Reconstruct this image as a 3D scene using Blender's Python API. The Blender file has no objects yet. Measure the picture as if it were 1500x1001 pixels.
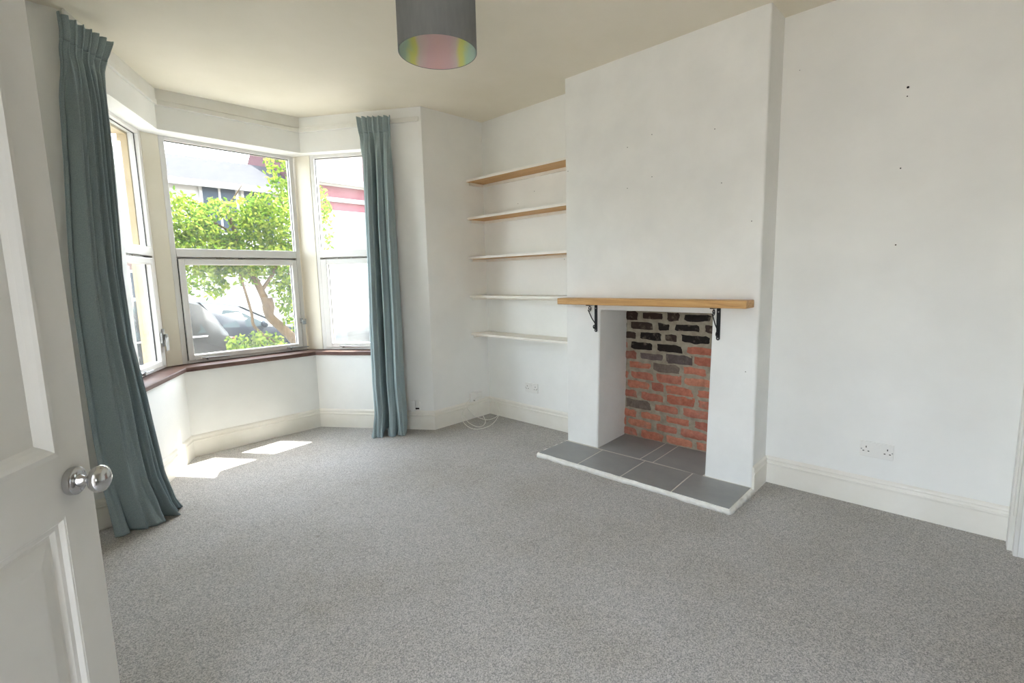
import bpy, bmesh, math, random
from mathutils import Vector, Matrix, noise
R = random.Random(7)
PI = math.pi
SC = bpy.context.scene
COL = SC.collection

# ------------------------------------------------------------------ helpers
def lin(h):
    h = h.lstrip('#')
    out = []
    for i in (0, 2, 4):
        c = int(h[i:i+2], 16) / 255
        out.append(c/12.92 if c <= .04045 else ((c+.055)/1.055)**2.4)
    return tuple(out) + (1.0,)

class MB:
    """collects boxes, prisms, tubes, lathes; build() links them as ONE mesh object"""
    def __init__(s): s.v = []; s.f = []; s.m = []; s.c = []
    def poly(s, pts, faces, mi=0, col=(1, 1, 1, 1)):
        b = len(s.v)
        s.v += [tuple(p) for p in pts]
        for f in faces:
            s.f.append([b+i for i in f]); s.m.append(mi); s.c.append(col)
    def box(s, x0, x1, y0, y1, z0, z1, mi=0, col=(1, 1, 1, 1)):
        s.hexa([(x0,y0),(x1,y0),(x1,y1),(x0,y1)], z0, z1, mi, col)
    def hexa(s, pl, z0, z1, mi=0, col=(1, 1, 1, 1)):
        """prism of a plan polygon; z0/z1 may be lists (one per corner)"""
        n = len(pl)
        a = z0 if isinstance(z0, (list, tuple)) else [z0]*n
        b = z1 if isinstance(z1, (list, tuple)) else [z1]*n
        pts = [(p[0], p[1], a[i]) for i, p in enumerate(pl)] + [(p[0], p[1], b[i]) for i, p in enumerate(pl)]
        fs = [list(range(n))[::-1], list(range(n, 2*n))]
        fs += [[i, (i+1) % n, n+(i+1) % n, n+i] for i in range(n)]
        s.poly(pts, fs, mi, col)
    def prism(s, pts, d, mi=0, col=(1, 1, 1, 1)):
        """planar polygon of 3-D points extruded by vector d"""
        n = len(pts); d = Vector(d)
        P = [Vector(p) for p in pts]; Q = [p+d for p in P]
        fs = [list(range(n))[::-1], list(range(n, 2*n))]
        fs += [[i, (i+1) % n, n+(i+1) % n, n+i] for i in range(n)]
        s.poly(P+Q, fs, mi, col)
    def tube(s, pts, r, k=8, mi=0, cap=True, col=(1, 1, 1, 1)):
        P = [Vector(p) for p in pts]; n = len(P)
        rr = r if isinstance(r, (list, tuple)) else [r]*n
        t = (P[1]-P[0]).normalized()
        u = t.cross(Vector((0, 0, 1)))
        if u.length < .1: u = t.cross(Vector((1, 0, 0)))
        u.normalize(); ring = []
        for i in range(n):
            t = (P[min(i+1, n-1)]-P[max(i-1, 0)]).normalized()
            u = (u - t*u.dot(t))
            if u.length < 1e-6: u = t.orthogonal()
            u.normalize(); w = t.cross(u)
            ring += [P[i]+(u*math.cos(2*PI*j/k)+w*math.sin(2*PI*j/k))*rr[i] for j in range(k)]
        fs = []
        for i in range(n-1):
            for j in range(k):
                fs.append([i*k+j, i*k+(j+1) % k, (i+1)*k+(j+1) % k, (i+1)*k+j])
        if cap: fs += [list(range(k))[::-1], [(n-1)*k+j for j in range(k)]]
        s.poly(ring, fs, mi, col)
    def lathe(s, prof, org, ax, k=40, mi=0):
        """prof: (radius, distance along axis) pairs"""
        ax = Vector(ax).normalized(); org = Vector(org)
        u = ax.orthogonal().normalized(); w = ax.cross(u)
        pts = []
        for r, h in prof:
            pts += [org+ax*h+(u*math.cos(2*PI*j/k)+w*math.sin(2*PI*j/k))*max(r, 1e-5) for j in range(k)]
        fs = []
        for i in range(len(prof)-1):
            for j in range(k):
                fs.append([i*k+j, i*k+(j+1) % k, (i+1)*k+(j+1) % k, (i+1)*k+j])
        s.poly(pts, fs, mi)
    def sphere(s, c, r, mi=0, nu=20, nv=12, sc=(1, 1, 1)):
        pts = []; fs = []
        for i in range(nv+1):
            a = PI*i/nv
            for j in range(nu):
                b = 2*PI*j/nu
                pts.append((c[0]+r*sc[0]*math.sin(a)*math.cos(b), c[1]+r*sc[1]*math.sin(a)*math.sin(b), c[2]+r*sc[2]*math.cos(a)))
        for i in range(nv):
            for j in range(nu):
                fs.append([i*nu+j, (i+1)*nu+j, (i+1)*nu+(j+1) % nu, i*nu+(j+1) % nu])
        s.poly(pts, fs, mi)
    def build(s, name, mats, parent=None, smooth=False, bevel=0, seg=2, col=False, solid=0, sub=0):
        me = bpy.data.meshes.new(name)
        me.from_pydata(s.v, [], s.f)
        if not isinstance(mats, (list, tuple)): mats = [mats]
        for m in mats: me.materials.append(m)
        me.polygons.foreach_set('material_index', s.m)
        if col:
            at = me.color_attributes.new('Tint', 'FLOAT_COLOR', 'CORNER')
            k = 0
            for p, c in zip(me.polygons, s.c):
                for _ in p.vertices: at.data[k].color = c; k += 1
        bm = bmesh.new(); bm.from_mesh(me)
        bmesh.ops.recalc_face_normals(bm, faces=bm.faces) if not solid else None
        bm.to_mesh(me); bm.free()
        if smooth is True:
            for p in me.polygons: p.use_smooth = True
        elif smooth:
            me.polygons.foreach_set('use_smooth', [True]*len(me.polygons))
            me.set_sharp_from_angle(angle=math.radians(smooth))
        me.update()
        o = bpy.data.objects.new(name, me); COL.objects.link(o)
        if parent: o.parent = parent
        if solid:
            md = o.modifiers.new('thick', 'SOLIDIFY'); md.thickness = solid; md.offset = 0
        if bevel:
            md = o.modifiers.new('edge', 'BEVEL'); md.width = bevel; md.segments = seg
            md.limit_method = 'ANGLE'; md.angle_limit = math.radians(40)
        if sub:
            md = o.modifiers.new('sub', 'SUBSURF'); md.levels = sub; md.render_levels = sub
        return o

def tag(o, label=None, cat=None, group=None, kind=None):
    if label: o['label'] = label
    if cat: o['category'] = cat
    if group: o['group'] = group
    if kind: o['kind'] = kind
    return o

def empty(name, loc, label, cat, group=None, kind=None):
    o = bpy.data.objects.new(name, None); COL.objects.link(o)
    o.empty_display_size = .1
    o.location = loc
    return tag(o, label, cat, group, kind)

def under(root, o, label=None):
    """parent o (built in world space) to root keeping its place"""
    o.data.transform(Matrix.Translation(-root.location)); o.parent = root
    if label: o['label'] = label
    return o

# ------------------------------------------------------------------ materials
def nmat(name):
    m = bpy.data.materials.new(name); m.use_nodes = True
    nt = m.node_tree; b = nt.nodes['Principled BSDF']
    return m, nt, b
def N(nt, t, **kw):
    n = nt.nodes.new(t)
    for k, v in kw.items():
        if k in n.inputs: n.inputs[k].default_value = v
        else: setattr(n, k, v)
    return n
def mat(name, c, rough=.5, metal=0., spec=.5, c2=None, scale=5., detail=4., stretch=None, lo=.35, hi=.65,
        bump=0., bscale=None, bdist=.002, coat=0., sheen=0.):
    m, nt, b = nmat(name); L = nt.links.new
    c = lin(c) if isinstance(c, str) else c
    b.inputs['Base Color'].default_value = c
    b.inputs['Roughness'].default_value = rough
    b.inputs['Metallic'].default_value = metal
    b.inputs['Specular IOR Level'].default_value = spec
    if coat: b.inputs['Coat Weight'].default_value = coat
    if sheen:
        b.inputs['Sheen Weight'].default_value = sheen; b.inputs['Sheen Roughness'].default_value = .4
    tc = N(nt, 'ShaderNodeTexCoord'); src = tc.outputs['Object']
    if stretch:
        mp = N(nt, 'ShaderNodeMapping'); mp.inputs['Scale'].default_value = stretch
        L(src, mp.inputs['Vector']); src = mp.outputs['Vector']
    if c2:
        c2 = lin(c2) if isinstance(c2, str) else c2
        nz = N(nt, 'ShaderNodeTexNoise', Scale=scale, Detail=detail, Roughness=.6); L(src, nz.inputs['Vector'])
        rp = N(nt, 'ShaderNodeValToRGB'); e = rp.color_ramp.elements
        e[0].position = lo; e[0].color = c; e[1].position = hi; e[1].color = c2
        L(nz.outputs['Fac'], rp.inputs['Fac']); L(rp.outputs['Color'], b.inputs['Base Color'])
    if bump:
        n2 = N(nt, 'ShaderNodeTexNoise', Scale=bscale or scale, Detail=5., Roughness=.6); L(src, n2.inputs['Vector'])
        bp = N(nt, 'ShaderNodeBump', Strength=bump, Distance=bdist); L(n2.outputs['Fac'], bp.inputs['Height'])
        L(bp.outputs['Normal'], b.inputs['Normal'])
    return m

M = {}
M['wall'] = mat('white wall paint', '#f0f0ed', .6, c2='#eaeae7', scale=2.2, bump=.25, bscale=14., bdist=.004)
M['wall_rough'] = mat('white roller painted plaster', '#f0f0ed', .55, c2='#e9e9e6', scale=3., bump=.35, bscale=30., bdist=.003)
M['ceil'] = mat('cream ceiling paint', '#ece5d5', .7, c2='#e6dfcd', scale=1.6, detail=6., bump=.2, bscale=9., bdist=.004)
M['bay_trim'] = mat('cream gloss woodwork', '#e9e3d3', .4, c2='#e4ddcb', scale=3.)
M['gloss'] = mat('white gloss woodwork', '#e6e5e1', .35, c2='#dfddd6', scale=4., bump=.1, bscale=12., bdist=.002)
M['skirt'] = mat('white skirting paint', '#eeebe3', .42, c2='#e6e2d8', scale=3., bump=.15, bscale=10., bdist=.003)
M['door'] = mat('white door paint', '#dddcd7', .42, c2='#d5d4ce', scale=3.5, bump=.12, bscale=18., bdist=.002)
M['pvc'] = mat('white plastic frame', '#dfddd9', .3)
M['seal'] = mat('dark window gasket', '#3c3c3c', .6)
M['vent'] = mat('grey vent slots', '#8f8a82', .7)
M['chrome'] = mat('polished chrome', '#c9c9c9', .16, 1.)
M['steel'] = mat('dull steel fitting', '#a9a9a8', .35, .9)
M['sill'] = mat('red brown sill varnish', '#55372f', .5, c2='#6d564d', scale=5., stretch=(1, 1, 8))
M['black'] = mat('black iron', '#17171a', .5, .3)
M['dark'] = mat('dark hole', '#1c1a18', .9)
M['plastic'] = mat('white socket plastic', '#e9e8e4', .35)
M['cable'] = mat('white cable sheath', '#e4e2d8', .45)
M['shelf_paint'] = mat('cream painted shelf', '#f0ece5', .5, c2='#eae4da', scale=6.)
M['pine'] = mat('bare pine', '#d6ae78', .55, c2='#c4965f', scale=3., detail=6., stretch=(14, .8, 14))
M['plaster_edge'] = mat('rough white plaster edge', '#f1efe9', .8, c2='#e6e3db', scale=25., bump=.8, bscale=60., bdist=.01)
M['tile'] = mat('grey hearth tile', '#8b8c8b', .45, c2='#949492', scale=7., detail=6., bump=.1, bscale=40.)
M['grout'] = mat('pale grout', '#d2cec4', .8)
M['shade'] = mat('slate grey lampshade fabric', '#7b7d7e', .8, c2='#747678', scale=40., stretch=(1, 1, .2), bump=.15, bscale=260., bdist=.001)
M['bulb'] = mat('white glass bulb', '#f2f0ea', .25)
M['stone'] = mat('buff bath stone', '#cbb895', .85, c2='#bfa983', scale=6., bump=.3, bscale=30.)

# oak
def oak():
    m, nt, b = nmat('oiled oak beam'); L = nt.links.new
    tc = N(nt, 'ShaderNodeTexCoord'); mp = N(nt, 'ShaderNodeMapping'); mp.inputs['Scale'].default_value = (26, 1.4, 26)
    L(tc.outputs['Object'], mp.inputs['Vector'])
    nz = N(nt, 'ShaderNodeTexNoise', Scale=1.6, Detail=8., Roughness=.65, Distortion=1.2); L(mp.outputs['Vector'], nz.inputs['Vector'])
    rp = N(nt, 'ShaderNodeValToRGB'); e = rp.color_ramp.elements
    e[0].position = .3; e[0].color = lin('#a77a48'); e[1].position = .7; e[1].color = lin('#d8b079')
    k = e.new(.5); k.color = lin('#c99c62')
    L(nz.outputs['Fac'], rp.inputs['Fac']); L(rp.outputs['Color'], b.inputs['Base Color'])
    b.inputs['Roughness'].default_value = .5
    bp = N(nt, 'ShaderNodeBump', Strength=.2, Distance=.002); L(nz.outputs['Fac'], bp.inputs['Height']); L(bp.outputs['Normal'], b.inputs['Normal'])
    return m
M['oak'] = oak()

# carpet
def carpet():
    m, nt, b = nmat('grey twist carpet'); L = nt.links.new
    tc = N(nt, 'ShaderNodeTexCoord')
    # tufts: small cells of lighter and darker yarn
    n1 = N(nt, 'ShaderNodeTexVoronoi', Scale=290., Randomness=1.); L(tc.outputs['Object'], n1.inputs['Vector'])
    bw = N(nt, 'ShaderNodeSeparateColor'); L(n1.outputs['Color'], bw.inputs[0])
    r1 = N(nt, 'ShaderNodeValToRGB'); e = r1.color_ramp.elements
    e[0].position = .0; e[0].color = lin('#8d8c8a'); e[1].position = 1.; e[1].color = lin('#cecac6')
    L(bw.outputs[0], r1.inputs['Fac'])
    # worn and slightly soiled patches
    n2 = N(nt, 'ShaderNodeTexNoise', Scale=1.7, Detail=5., Roughness=.6); L(tc.outputs['Object'], n2.inputs['Vector'])
    r2 = N(nt, 'ShaderNodeValToRGB'); e = r2.color_ramp.elements
    e[0].position = .42; e[0].color = (1, 1, 1, 1); e[1].position = .72; e[1].color = (.88, .86, .82, 1)
    L(n2.outputs['Fac'], r2.inputs['Fac'])
    mx = N(nt, 'ShaderNodeMix', data_type='RGBA', blend_type='MULTIPLY'); mx.inputs[0].default_value = 1
    L(r1.outputs['Color'], mx.inputs[6]); L(r2.outputs['Color'], mx.inputs[7])
    # small dark spots
    v = N(nt, 'ShaderNodeTexVoronoi', Scale=2.6, Randomness=1.); L(tc.outputs['Object'], v.inputs['Vector'])
    r3 = N(nt, 'ShaderNodeValToRGB'); e = r3.color_ramp.elements
    e[0].position = .018; e[0].color = (.62, .6, .57, 1); e[1].position = .05; e[1].color = (1, 1, 1, 1)
    L(v.outputs['Distance'], r3.inputs['Fac'])
    m2 = N(nt, 'ShaderNodeMix', data_type='RGBA', blend_type='MULTIPLY'); m2.inputs[0].default_value = .7
    L(mx.outputs[2], m2.inputs[6]); L(r3.outputs['Color'], m2.inputs[7])
    L(m2.outputs[2], b.inputs['Base Color'])
    b.inputs['Roughness'].default_value = 1.; b.inputs['Specular IOR Level'].default_value = .05
    bp = N(nt, 'ShaderNodeBump', Strength=.06, Distance=.003); L(n1.outputs['Distance'], bp.inputs['Height']); L(bp.outputs['Normal'], b.inputs['Normal'])
    return m
M['carpet'] = carpet()

def curtain_mat():
    m, nt, b = nmat('blue grey velvet'); L = nt.links.new
    tc = N(nt, 'ShaderNodeTexCoord')
    n1 = N(nt, 'ShaderNodeTexNoise', Scale=320., Detail=2.); L(tc.outputs['Object'], n1.inputs['Vector'])
    r1 = N(nt, 'ShaderNodeValToRGB'); e = r1.color_ramp.elements
    e[0].position = .35; e[0].color = lin('#869597'); e[1].position = .65; e[1].color = lin('#9ba9ac')
    L(n1.outputs['Fac'], r1.inputs['Fac']); L(r1.outputs['Color'], b.inputs['Base Color'])
    b.inputs['Roughness'].default_value = .85; b.inputs['Specular IOR Level'].default_value = .2
    b.inputs['Sheen Weight'].default_value = .5; b.inputs['Sheen Roughness'].default_value = .4
    b.inputs['Sheen Tint'].default_value = lin('#a9bcc0')
    bp = N(nt, 'ShaderNodeBump', Strength=.12, Distance=.002); L(n1.outputs['Fac'], bp.inputs['Height']); L(bp.outputs['Normal'], b.inputs['Normal'])
    return m
M['curtain'] = curtain_mat()

def glass_mat(name, dirt=.05, refl=1.):
    m, nt, b = nmat(name); L = nt.links.new
    nt.nodes.remove(b); out = nt.nodes['Material Output']
    tr = N(nt, 'ShaderNodeBsdfTransparent'); tr.inputs['Color'].default_value = (.95, .97, .96, 1)
    gl = N(nt, 'ShaderNodeBsdfGlossy'); gl.inputs['Roughness'].default_value = .02
    lw = N(nt, 'ShaderNodeLayerWeight', Blend=.5)
    pw = N(nt, 'ShaderNodeMath', operation='POWER'); pw.inputs[1].default_value = 5; L(lw.outputs['Facing'], pw.inputs[0])
    fr = N(nt, 'ShaderNodeMath', operation='MULTIPLY_ADD'); fr.inputs[1].default_value = .9; fr.inputs[2].default_value = .035; L(pw.outputs[0], fr.inputs[0])
    mx = N(nt, 'ShaderNodeMixShader'); L(fr.outputs[0], mx.inputs['Fac']); L(tr.outputs[0], mx.inputs[1]); L(gl.outputs[0], mx.inputs[2])
    tl = N(nt, 'ShaderNodeBsdfTranslucent'); tl.inputs['Color'].default_value = (.85, .85, .83, 1)
    m2 = N(nt, 'ShaderNodeMixShader')
    tc = N(nt, 'ShaderNodeTexCoord'); nz = N(nt, 'ShaderNodeTexNoise', Scale=6., Detail=5.); L(tc.outputs['Object'], nz.inputs['Vector'])
    mr = N(nt, 'ShaderNodeMapRange'); mr.inputs['From Min'].default_value = .3; mr.inputs['From Max'].default_value = .7
    mr.inputs['To Min'].default_value = dirt*.6; mr.inputs['To Max'].default_value = dirt*1.4
    L(nz.outputs['Fac'], mr.inputs['Value']); L(mr.outputs[0], m2.inputs['Fac'])
    L(mx.outputs[0], m2.inputs[1]); L(tl.outputs[0], m2.inputs[2]); L(m2.outputs[0], out.inputs['Surface'])
    return m
M['glass'] = glass_mat('clear pane', .008)
M['glass_dusty'] = glass_mat('dusty pane', .022)

def tint_mat(name, rough=.9, nscale=30., bump=.4, amt=.5):
    """colour of each brick comes from the mesh; soot and wear are noise on top"""
    m, nt, b = nmat(name); L = nt.links.new
    at = N(nt, 'ShaderNodeAttribute', attribute_name='Tint')
    tc = N(nt, 'ShaderNodeTexCoord')
    nz = N(nt, 'ShaderNodeTexNoise', Scale=nscale, Detail=6., Roughness=.65); L(tc.outputs['Object'], nz.inputs['Vector'])
    rp = N(nt, 'ShaderNodeValToRGB'); e = rp.color_ramp.elements
    e[0].position = .3; e[0].color = (.72, .7, .68, 1); e[1].position = .72; e[1].color = (1.18, 1.2, 1.22, 1)
    L(nz.outputs['Fac'], rp.inputs['Fac'])
    mx = N(nt, 'ShaderNodeMix', data_type='RGBA', blend_type='MULTIPLY'); mx.inputs[0].default_value = 1
    L(at.outputs['Color'], mx.inputs[6]); L(rp.outputs['Color'], mx.inputs[7])
    n3 = N(nt, 'ShaderNodeTexNoise', Scale=14., Detail=5., Roughness=.7); L(tc.outputs['Object'], n3.inputs['Vector'])
    r3 = N(nt, 'ShaderNodeValToRGB'); e = r3.color_ramp.elements
    e[0].position = .55; e[0].color = (0, 0, 0, 1); e[1].position = .68; e[1].color = (1, 1, 1, 1)
    L(n3.outputs['Fac'], r3.inputs['Fac'])
    ml = N(nt, 'ShaderNodeMath', operation='MULTIPLY'); ml.inputs[1].default_value = amt; L(r3.outputs['Color'], ml.inputs[0])
    m2 = N(nt, 'ShaderNodeMix', data_type='RGBA'); L(ml.outputs[0], m2.inputs[0]); L(mx.outputs[2], m2.inputs[6])
    m2.inputs[7].default_value = lin('#8d8173')
    L(m2.outputs[2], b.inputs['Base Color'])
    b.inputs['Roughness'].default_value = rough; b.inputs['Specular IOR Level'].default_value = .2
    bp = N(nt, 'ShaderNodeBump', Strength=bump, Distance=.006); L(nz.outputs['Fac'], bp.inputs['Height']); L(bp.outputs['Normal'], b.inputs['Normal'])
    return m
M['brick'] = tint_mat('old hand made brick')
M['mortar'] = mat('grey lime mortar', '#a39a88', .95, c2='#8b8172', scale=18., bump=.8, bscale=45., bdist=.01)

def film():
    """painted sheen foil lining: shifting reflections painted as bands facing the camera"""
    m, nt, b = nmat('painted sheen foil lining'); L = nt.links.new
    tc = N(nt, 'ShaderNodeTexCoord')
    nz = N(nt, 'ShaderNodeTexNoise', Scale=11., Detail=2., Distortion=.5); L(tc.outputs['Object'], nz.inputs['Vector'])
    mp = N(nt, 'ShaderNodeMapping'); mp.inputs['Rotation'].default_value = (0, 0, -math.atan2(1.63, 1.325)); L(tc.outputs['Object'], mp.inputs['Vector'])  # turns the painted sheen towards the camera
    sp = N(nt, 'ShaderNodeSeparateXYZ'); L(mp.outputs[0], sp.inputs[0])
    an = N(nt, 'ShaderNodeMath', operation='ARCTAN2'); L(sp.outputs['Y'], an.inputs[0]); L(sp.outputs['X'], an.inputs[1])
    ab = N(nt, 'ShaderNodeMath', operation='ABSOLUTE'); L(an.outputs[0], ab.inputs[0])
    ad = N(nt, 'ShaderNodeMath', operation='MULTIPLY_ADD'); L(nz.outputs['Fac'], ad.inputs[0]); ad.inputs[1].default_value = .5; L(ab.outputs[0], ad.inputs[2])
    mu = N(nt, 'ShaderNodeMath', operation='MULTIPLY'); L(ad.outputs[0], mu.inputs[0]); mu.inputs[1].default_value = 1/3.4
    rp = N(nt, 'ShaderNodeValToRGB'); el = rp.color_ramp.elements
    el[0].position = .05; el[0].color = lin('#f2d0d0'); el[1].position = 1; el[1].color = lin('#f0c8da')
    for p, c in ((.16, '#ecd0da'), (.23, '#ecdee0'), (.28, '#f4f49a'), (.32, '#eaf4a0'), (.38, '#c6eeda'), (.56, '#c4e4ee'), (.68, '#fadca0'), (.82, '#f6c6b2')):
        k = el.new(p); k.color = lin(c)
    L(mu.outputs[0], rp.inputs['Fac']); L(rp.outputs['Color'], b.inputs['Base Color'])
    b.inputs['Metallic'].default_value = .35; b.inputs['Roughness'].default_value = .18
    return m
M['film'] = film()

# outside
M['bounce_ground'] = mat('pale bounce paving', '#d2cdc4', .9, c2='#c8c2b8', scale=2.)
M['paving'] = mat('pale street paving', '#7a766f', .9, c2='#6a6761', scale=3.)
M['road'] = mat('worn asphalt', '#6f6f70', .95, c2='#5f5f60', scale=20.)
M['bark'] = mat('pale brown bark', '#6d5a41', .9, c2='#544430', scale=16., stretch=(1, 1, .3), bump=.6, bscale=30., bdist=.01)
M['slate'] = mat('grey roof slates', '#353538', .85, spec=.15, c2='#26262a', scale=9., detail=6., stretch=(.5, 3, 3), bump=.5, bscale=20.)
M['red_tile'] = mat('red clay roof tiles', '#533539', .85, spec=.15, c2='#462b2f', scale=12., detail=5.)
M['render_white'] = mat('white house render', '#aeaca7', .8, c2='#a5a39d', scale=3.)
M['render_pink'] = mat('pinkish brick wall', '#745d54', .9, c2='#644e45', scale=14.)
M['red_brick'] = mat('red painted brick', '#77484d', .85, c2='#6a3e43', scale=14.)
M['house_glass'] = mat('house window glass', '#39424a', .15, .0, .2)
M['car_dark'] = mat('charcoal car paint', '#1d1f1e', .4, spec=.2)
M['car_blue'] = mat('blue grey car paint', '#1f252c', .4, spec=.2)
M['car_silver'] = mat('silver car paint', '#666c6d', .35, spec=.3)
M['car_glass'] = mat('car glass', '#2c3638', .2, 0., .1)
M['tyre'] = mat('black tyre rubber', '#1c1c1d', .85)
M['alloy'] = mat('alloy wheel', '#9b9c9d', .35, .8)
M['lamp_red'] = mat('red tail lamp plastic', '#5f1d20', .2)
M['lamp_clear'] = mat('clear lamp plastic', '#d9dcdc', .15)
def leaf_mat():
    m, nt, b = nmat('yellow green leaves'); L = nt.links.new
    nt.nodes.remove(b); out = nt.nodes['Material Output']
    at = N(nt, 'ShaderNodeAttribute', attribute_name='Tint')
    df = N(nt, 'ShaderNodeBsdfDiffuse'); tl = N(nt, 'ShaderNodeBsdfTranslucent')
    L(at.outputs['Color'], df.inputs['Color']); L(at.outputs['Color'], tl.inputs['Color'])
    mx = N(nt, 'ShaderNodeMixShader'); mx.inputs[0].default_value = .5
    L(df.outputs[0], mx.inputs[1]); L(tl.outputs[0], mx.inputs[2]); L(mx.outputs[0], out.inputs['Surface'])
    return m
M['leaf'] = leaf_mat()

# ------------------------------------------------------------------ measured plan (metres; camera stands over 0,0)
CAMH = 1.30653
W, B, YA = 3.2223, 2.9847, 3.3799          # right wall, chimney breast face, window wall
YB1, YB2 = .886, 2.2551                    # near and far edge of the breast
XL, YBK = -.36, -.225                      # left wall, back wall
ZC = 2.721
PL0, PL1, PR1, PR0 = (.39, YA), (.92, 4.279), (1.934, 4.279), (2.5447, YA)
ZS0, ZS1 = .663, .6975                     # sill
ZLIN = 2.409                               # underside of the bay lintel

def v2(a, b): return Vector((b[0]-a[0], b[1]-a[1])).normalized()
def offs(path, d):
    """offset an open 2-D path to its left (+) with mitres"""
    out = []
    n = len(path)
    for i in range(n):
        ds = []
        if i > 0: ds.append(v2(path[i-1], path[i]))
        if i < n-1: ds.append(v2(path[i], path[i+1]))
        ns = [Vector((-t.y, t.x)) for t in ds]
        if len(ns) == 1: m = ns[0]
        else:
            m = (ns[0]+ns[1]); m = m / (1+ns[0].dot(ns[1]))
        out.append((path[i][0]+m.x*d, path[i][1]+m.y*d))
    return out

# ------------------------------------------------------------------ floor, ceiling, walls
f = MB(); f.hexa([(XL-.3, YBK-.06), (W+.3, YBK-.06), (W+.3, YA+.1), (2.75, YA+.1), (2.03, 4.5), (.82, 4.5), (.2, YA+.1), (XL-.3, YA+.1)], -.25, 0)
tag(f.build('floor', M['carpet']), 'grey twist pile carpet covering the whole floor', 'carpet', kind='structure')

c = MB()
inner = [(XL, YBK), (W, YBK), (W, YA), PR0, PR1, PL1, PL0, (XL, YA)]
def zc(p): return ZC-.0165*(W-p[0])-.0012*(p[1]-2)   # the ceiling sags towards the left
outer = [(XL-.3, YBK-.2), (W+.5, YBK-.2), (W+.5, YA+.35), (2.70, YA+.2), (2.06, 4.50), (.80, 4.50), (.15, YA+.35), (XL-.3, YA+.35)]
pts = [(p[0], p[1], zc(p)) for p in outer] + [(p[0], p[1], 3.05) for p in outer]
c.poly(pts, [list(range(8)), list(range(8, 16))]+[[i, (i+1) % 8, 8+(i+1) % 8, 8+i] for i in range(8)])
tag(c.build('ceiling', M['ceil']), 'cream painted ceiling over the room and bay', 'ceiling', kind='structure')

# window wall and bay: offset prisms along one mitred path
path = [(XL-.3, YA), PL0, PL1, PR1, PR0, (W+.4, YA)]
outp = offs(path, .32)
ZB = -.5; ZT = 2.8
def quad(i, a=0., b=1.):
    p, q, r, s = path[i], path[i+1], outp[i+1], outp[i]
    L = lambda A, C, t: (A[0]+(C[0]-A[0])*t, A[1]+(C[1]-A[1])*t)
    return [L(p, q, a), L(p, q, b), L(s, r, b), L(s, r, a)]
w = MB(); w.hexa(quad(0), ZB, ZT); tag(w.build('wall_front_left', M['wall']), 'white strip of window wall beside the left curtain', 'wall', kind='structure')
w = MB(); w.hexa(quad(4), ZB, ZT); tag(w.build('wall_front_right', M['wall']), 'white return wall between right curtain and shelved alcove', 'wall', kind='structure')
lenL = (Vector(PL1)-Vector(PL0)).length; lenR = (Vector(PR0)-Vector(PR1)).length
tL = 1-.70/lenL; tR = .70/lenR
def bay_wall(name, i, a, b, sides, label):
    w = MB()
    w.hexa(quad(i), ZB, ZS0)
    qq = quad(i); lp = lambda A, C: (A[0]+(C[0]-A[0])*.66, A[1]+(C[1]-A[1])*.66)
    w.hexa([qq[0], qq[1], lp(qq[1], qq[2]), lp(qq[0], qq[3])], ZLIN, ZT)
    for s0, s1 in sides: w.hexa(quad(i, s0, s1), ZS0, ZLIN)
    tag(w.build(name, M['wall']), label, 'wall', kind='structure')
bay_wall('wall_bay_left', 1, 0, 1, [(0, tL)], 'white bay wall under the left window beside the left curtain')
bay_wall('wall_bay_front', 2, 0, 1, [], 'white bay wall under the wide middle window')
bay_wall('wall_bay_right', 3, 0, 1, [(tR, 1)], 'white bay wall under the right window behind the right curtain')

w = MB(); w.box(W, W+.35, YBK-.06, YB1+.02, ZB, ZT)
def nail(mb, x, y, z, r=.0035):
    mb.lathe([(0, -.0012), (r*.8, -.0012), (r, 0)], (x, y, z), (1, 0, 0), 10, 1)
for y, z, r in ((.315, 2.2, .0055), (.315, 2.158, .003), (.32, 1.814, .0035), (.316, 1.432, .0035), (.80, 2.42, .002)): nail(w, W, y, z, r)
tag(w.build('wall_right', [M['wall'], M['dark']]), 'plain white wall to the right of the chimney breast', 'wall', kind='structure')
w = MB(); w.box(W, W+.35, YB2-.02, YA+.05, ZB, ZT)
for y, z in ((2.76, 2.03), (2.45, 1.45), (2.95, 1.95)): nail(w, W, y, z, .003)
tag(w.build('wall_alcove', [M['wall'], M['dark']]), 'white alcove wall behind the five shelves', 'wall', kind='structure')
# chimney breast with fire opening
w = MB(); XK = 3.402; XO = W+.42
oA, oB = (1.977, 1.952), (1.172, 1.150)     # opening edges (bottom, top)
ZO = 1.066
fr_ = [(YB1, 0), (oB[0], 0), (oB[1], ZO), (oA[1], ZO), (oA[0], 0), (YB2, 0), (YB2, ZT), (YB1, ZT)]
bk_ = [(YB1, 0), (1.168, 0), (1.168, ZO), (1.99, ZO), (1.998, 0), (YB2, 0), (YB2, ZT), (YB1, ZT)]
w.poly([(B, y, z) for y, z in fr_]+[(XO, y, z) for y, z in bk_], [list(range(8)), list(range(8, 16))]+[[i, (i+1) % 8, 8+(i+1) % 8, 8+i] for i in range(8)])
bm_holes = ((1.566, 2.193), (1.741, 2.148), (1.739, 1.885), (.947, 1.596), (1.169, 2.141), (1.121, 1.83), (2.23, 2.074), (.948, .73), (1.562, 1.933))
breast = w.build('wall_chimney_breast', M['wall_rough'], bevel=.012, seg=3)
bmh = MB()
for y, z in bm_holes: bmh.lathe([(0, -.0012), (.0022, -.0012), (.0028, 0)], (B, y, z), (1, 0, 0), 10)
tag(breast, 'white plastered chimney breast with square fire opening', 'chimney breast', kind='structure')
hh = bmh.build('screw_hole', M['dark'], breast); hh['kind'] = 'stuff'

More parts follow.
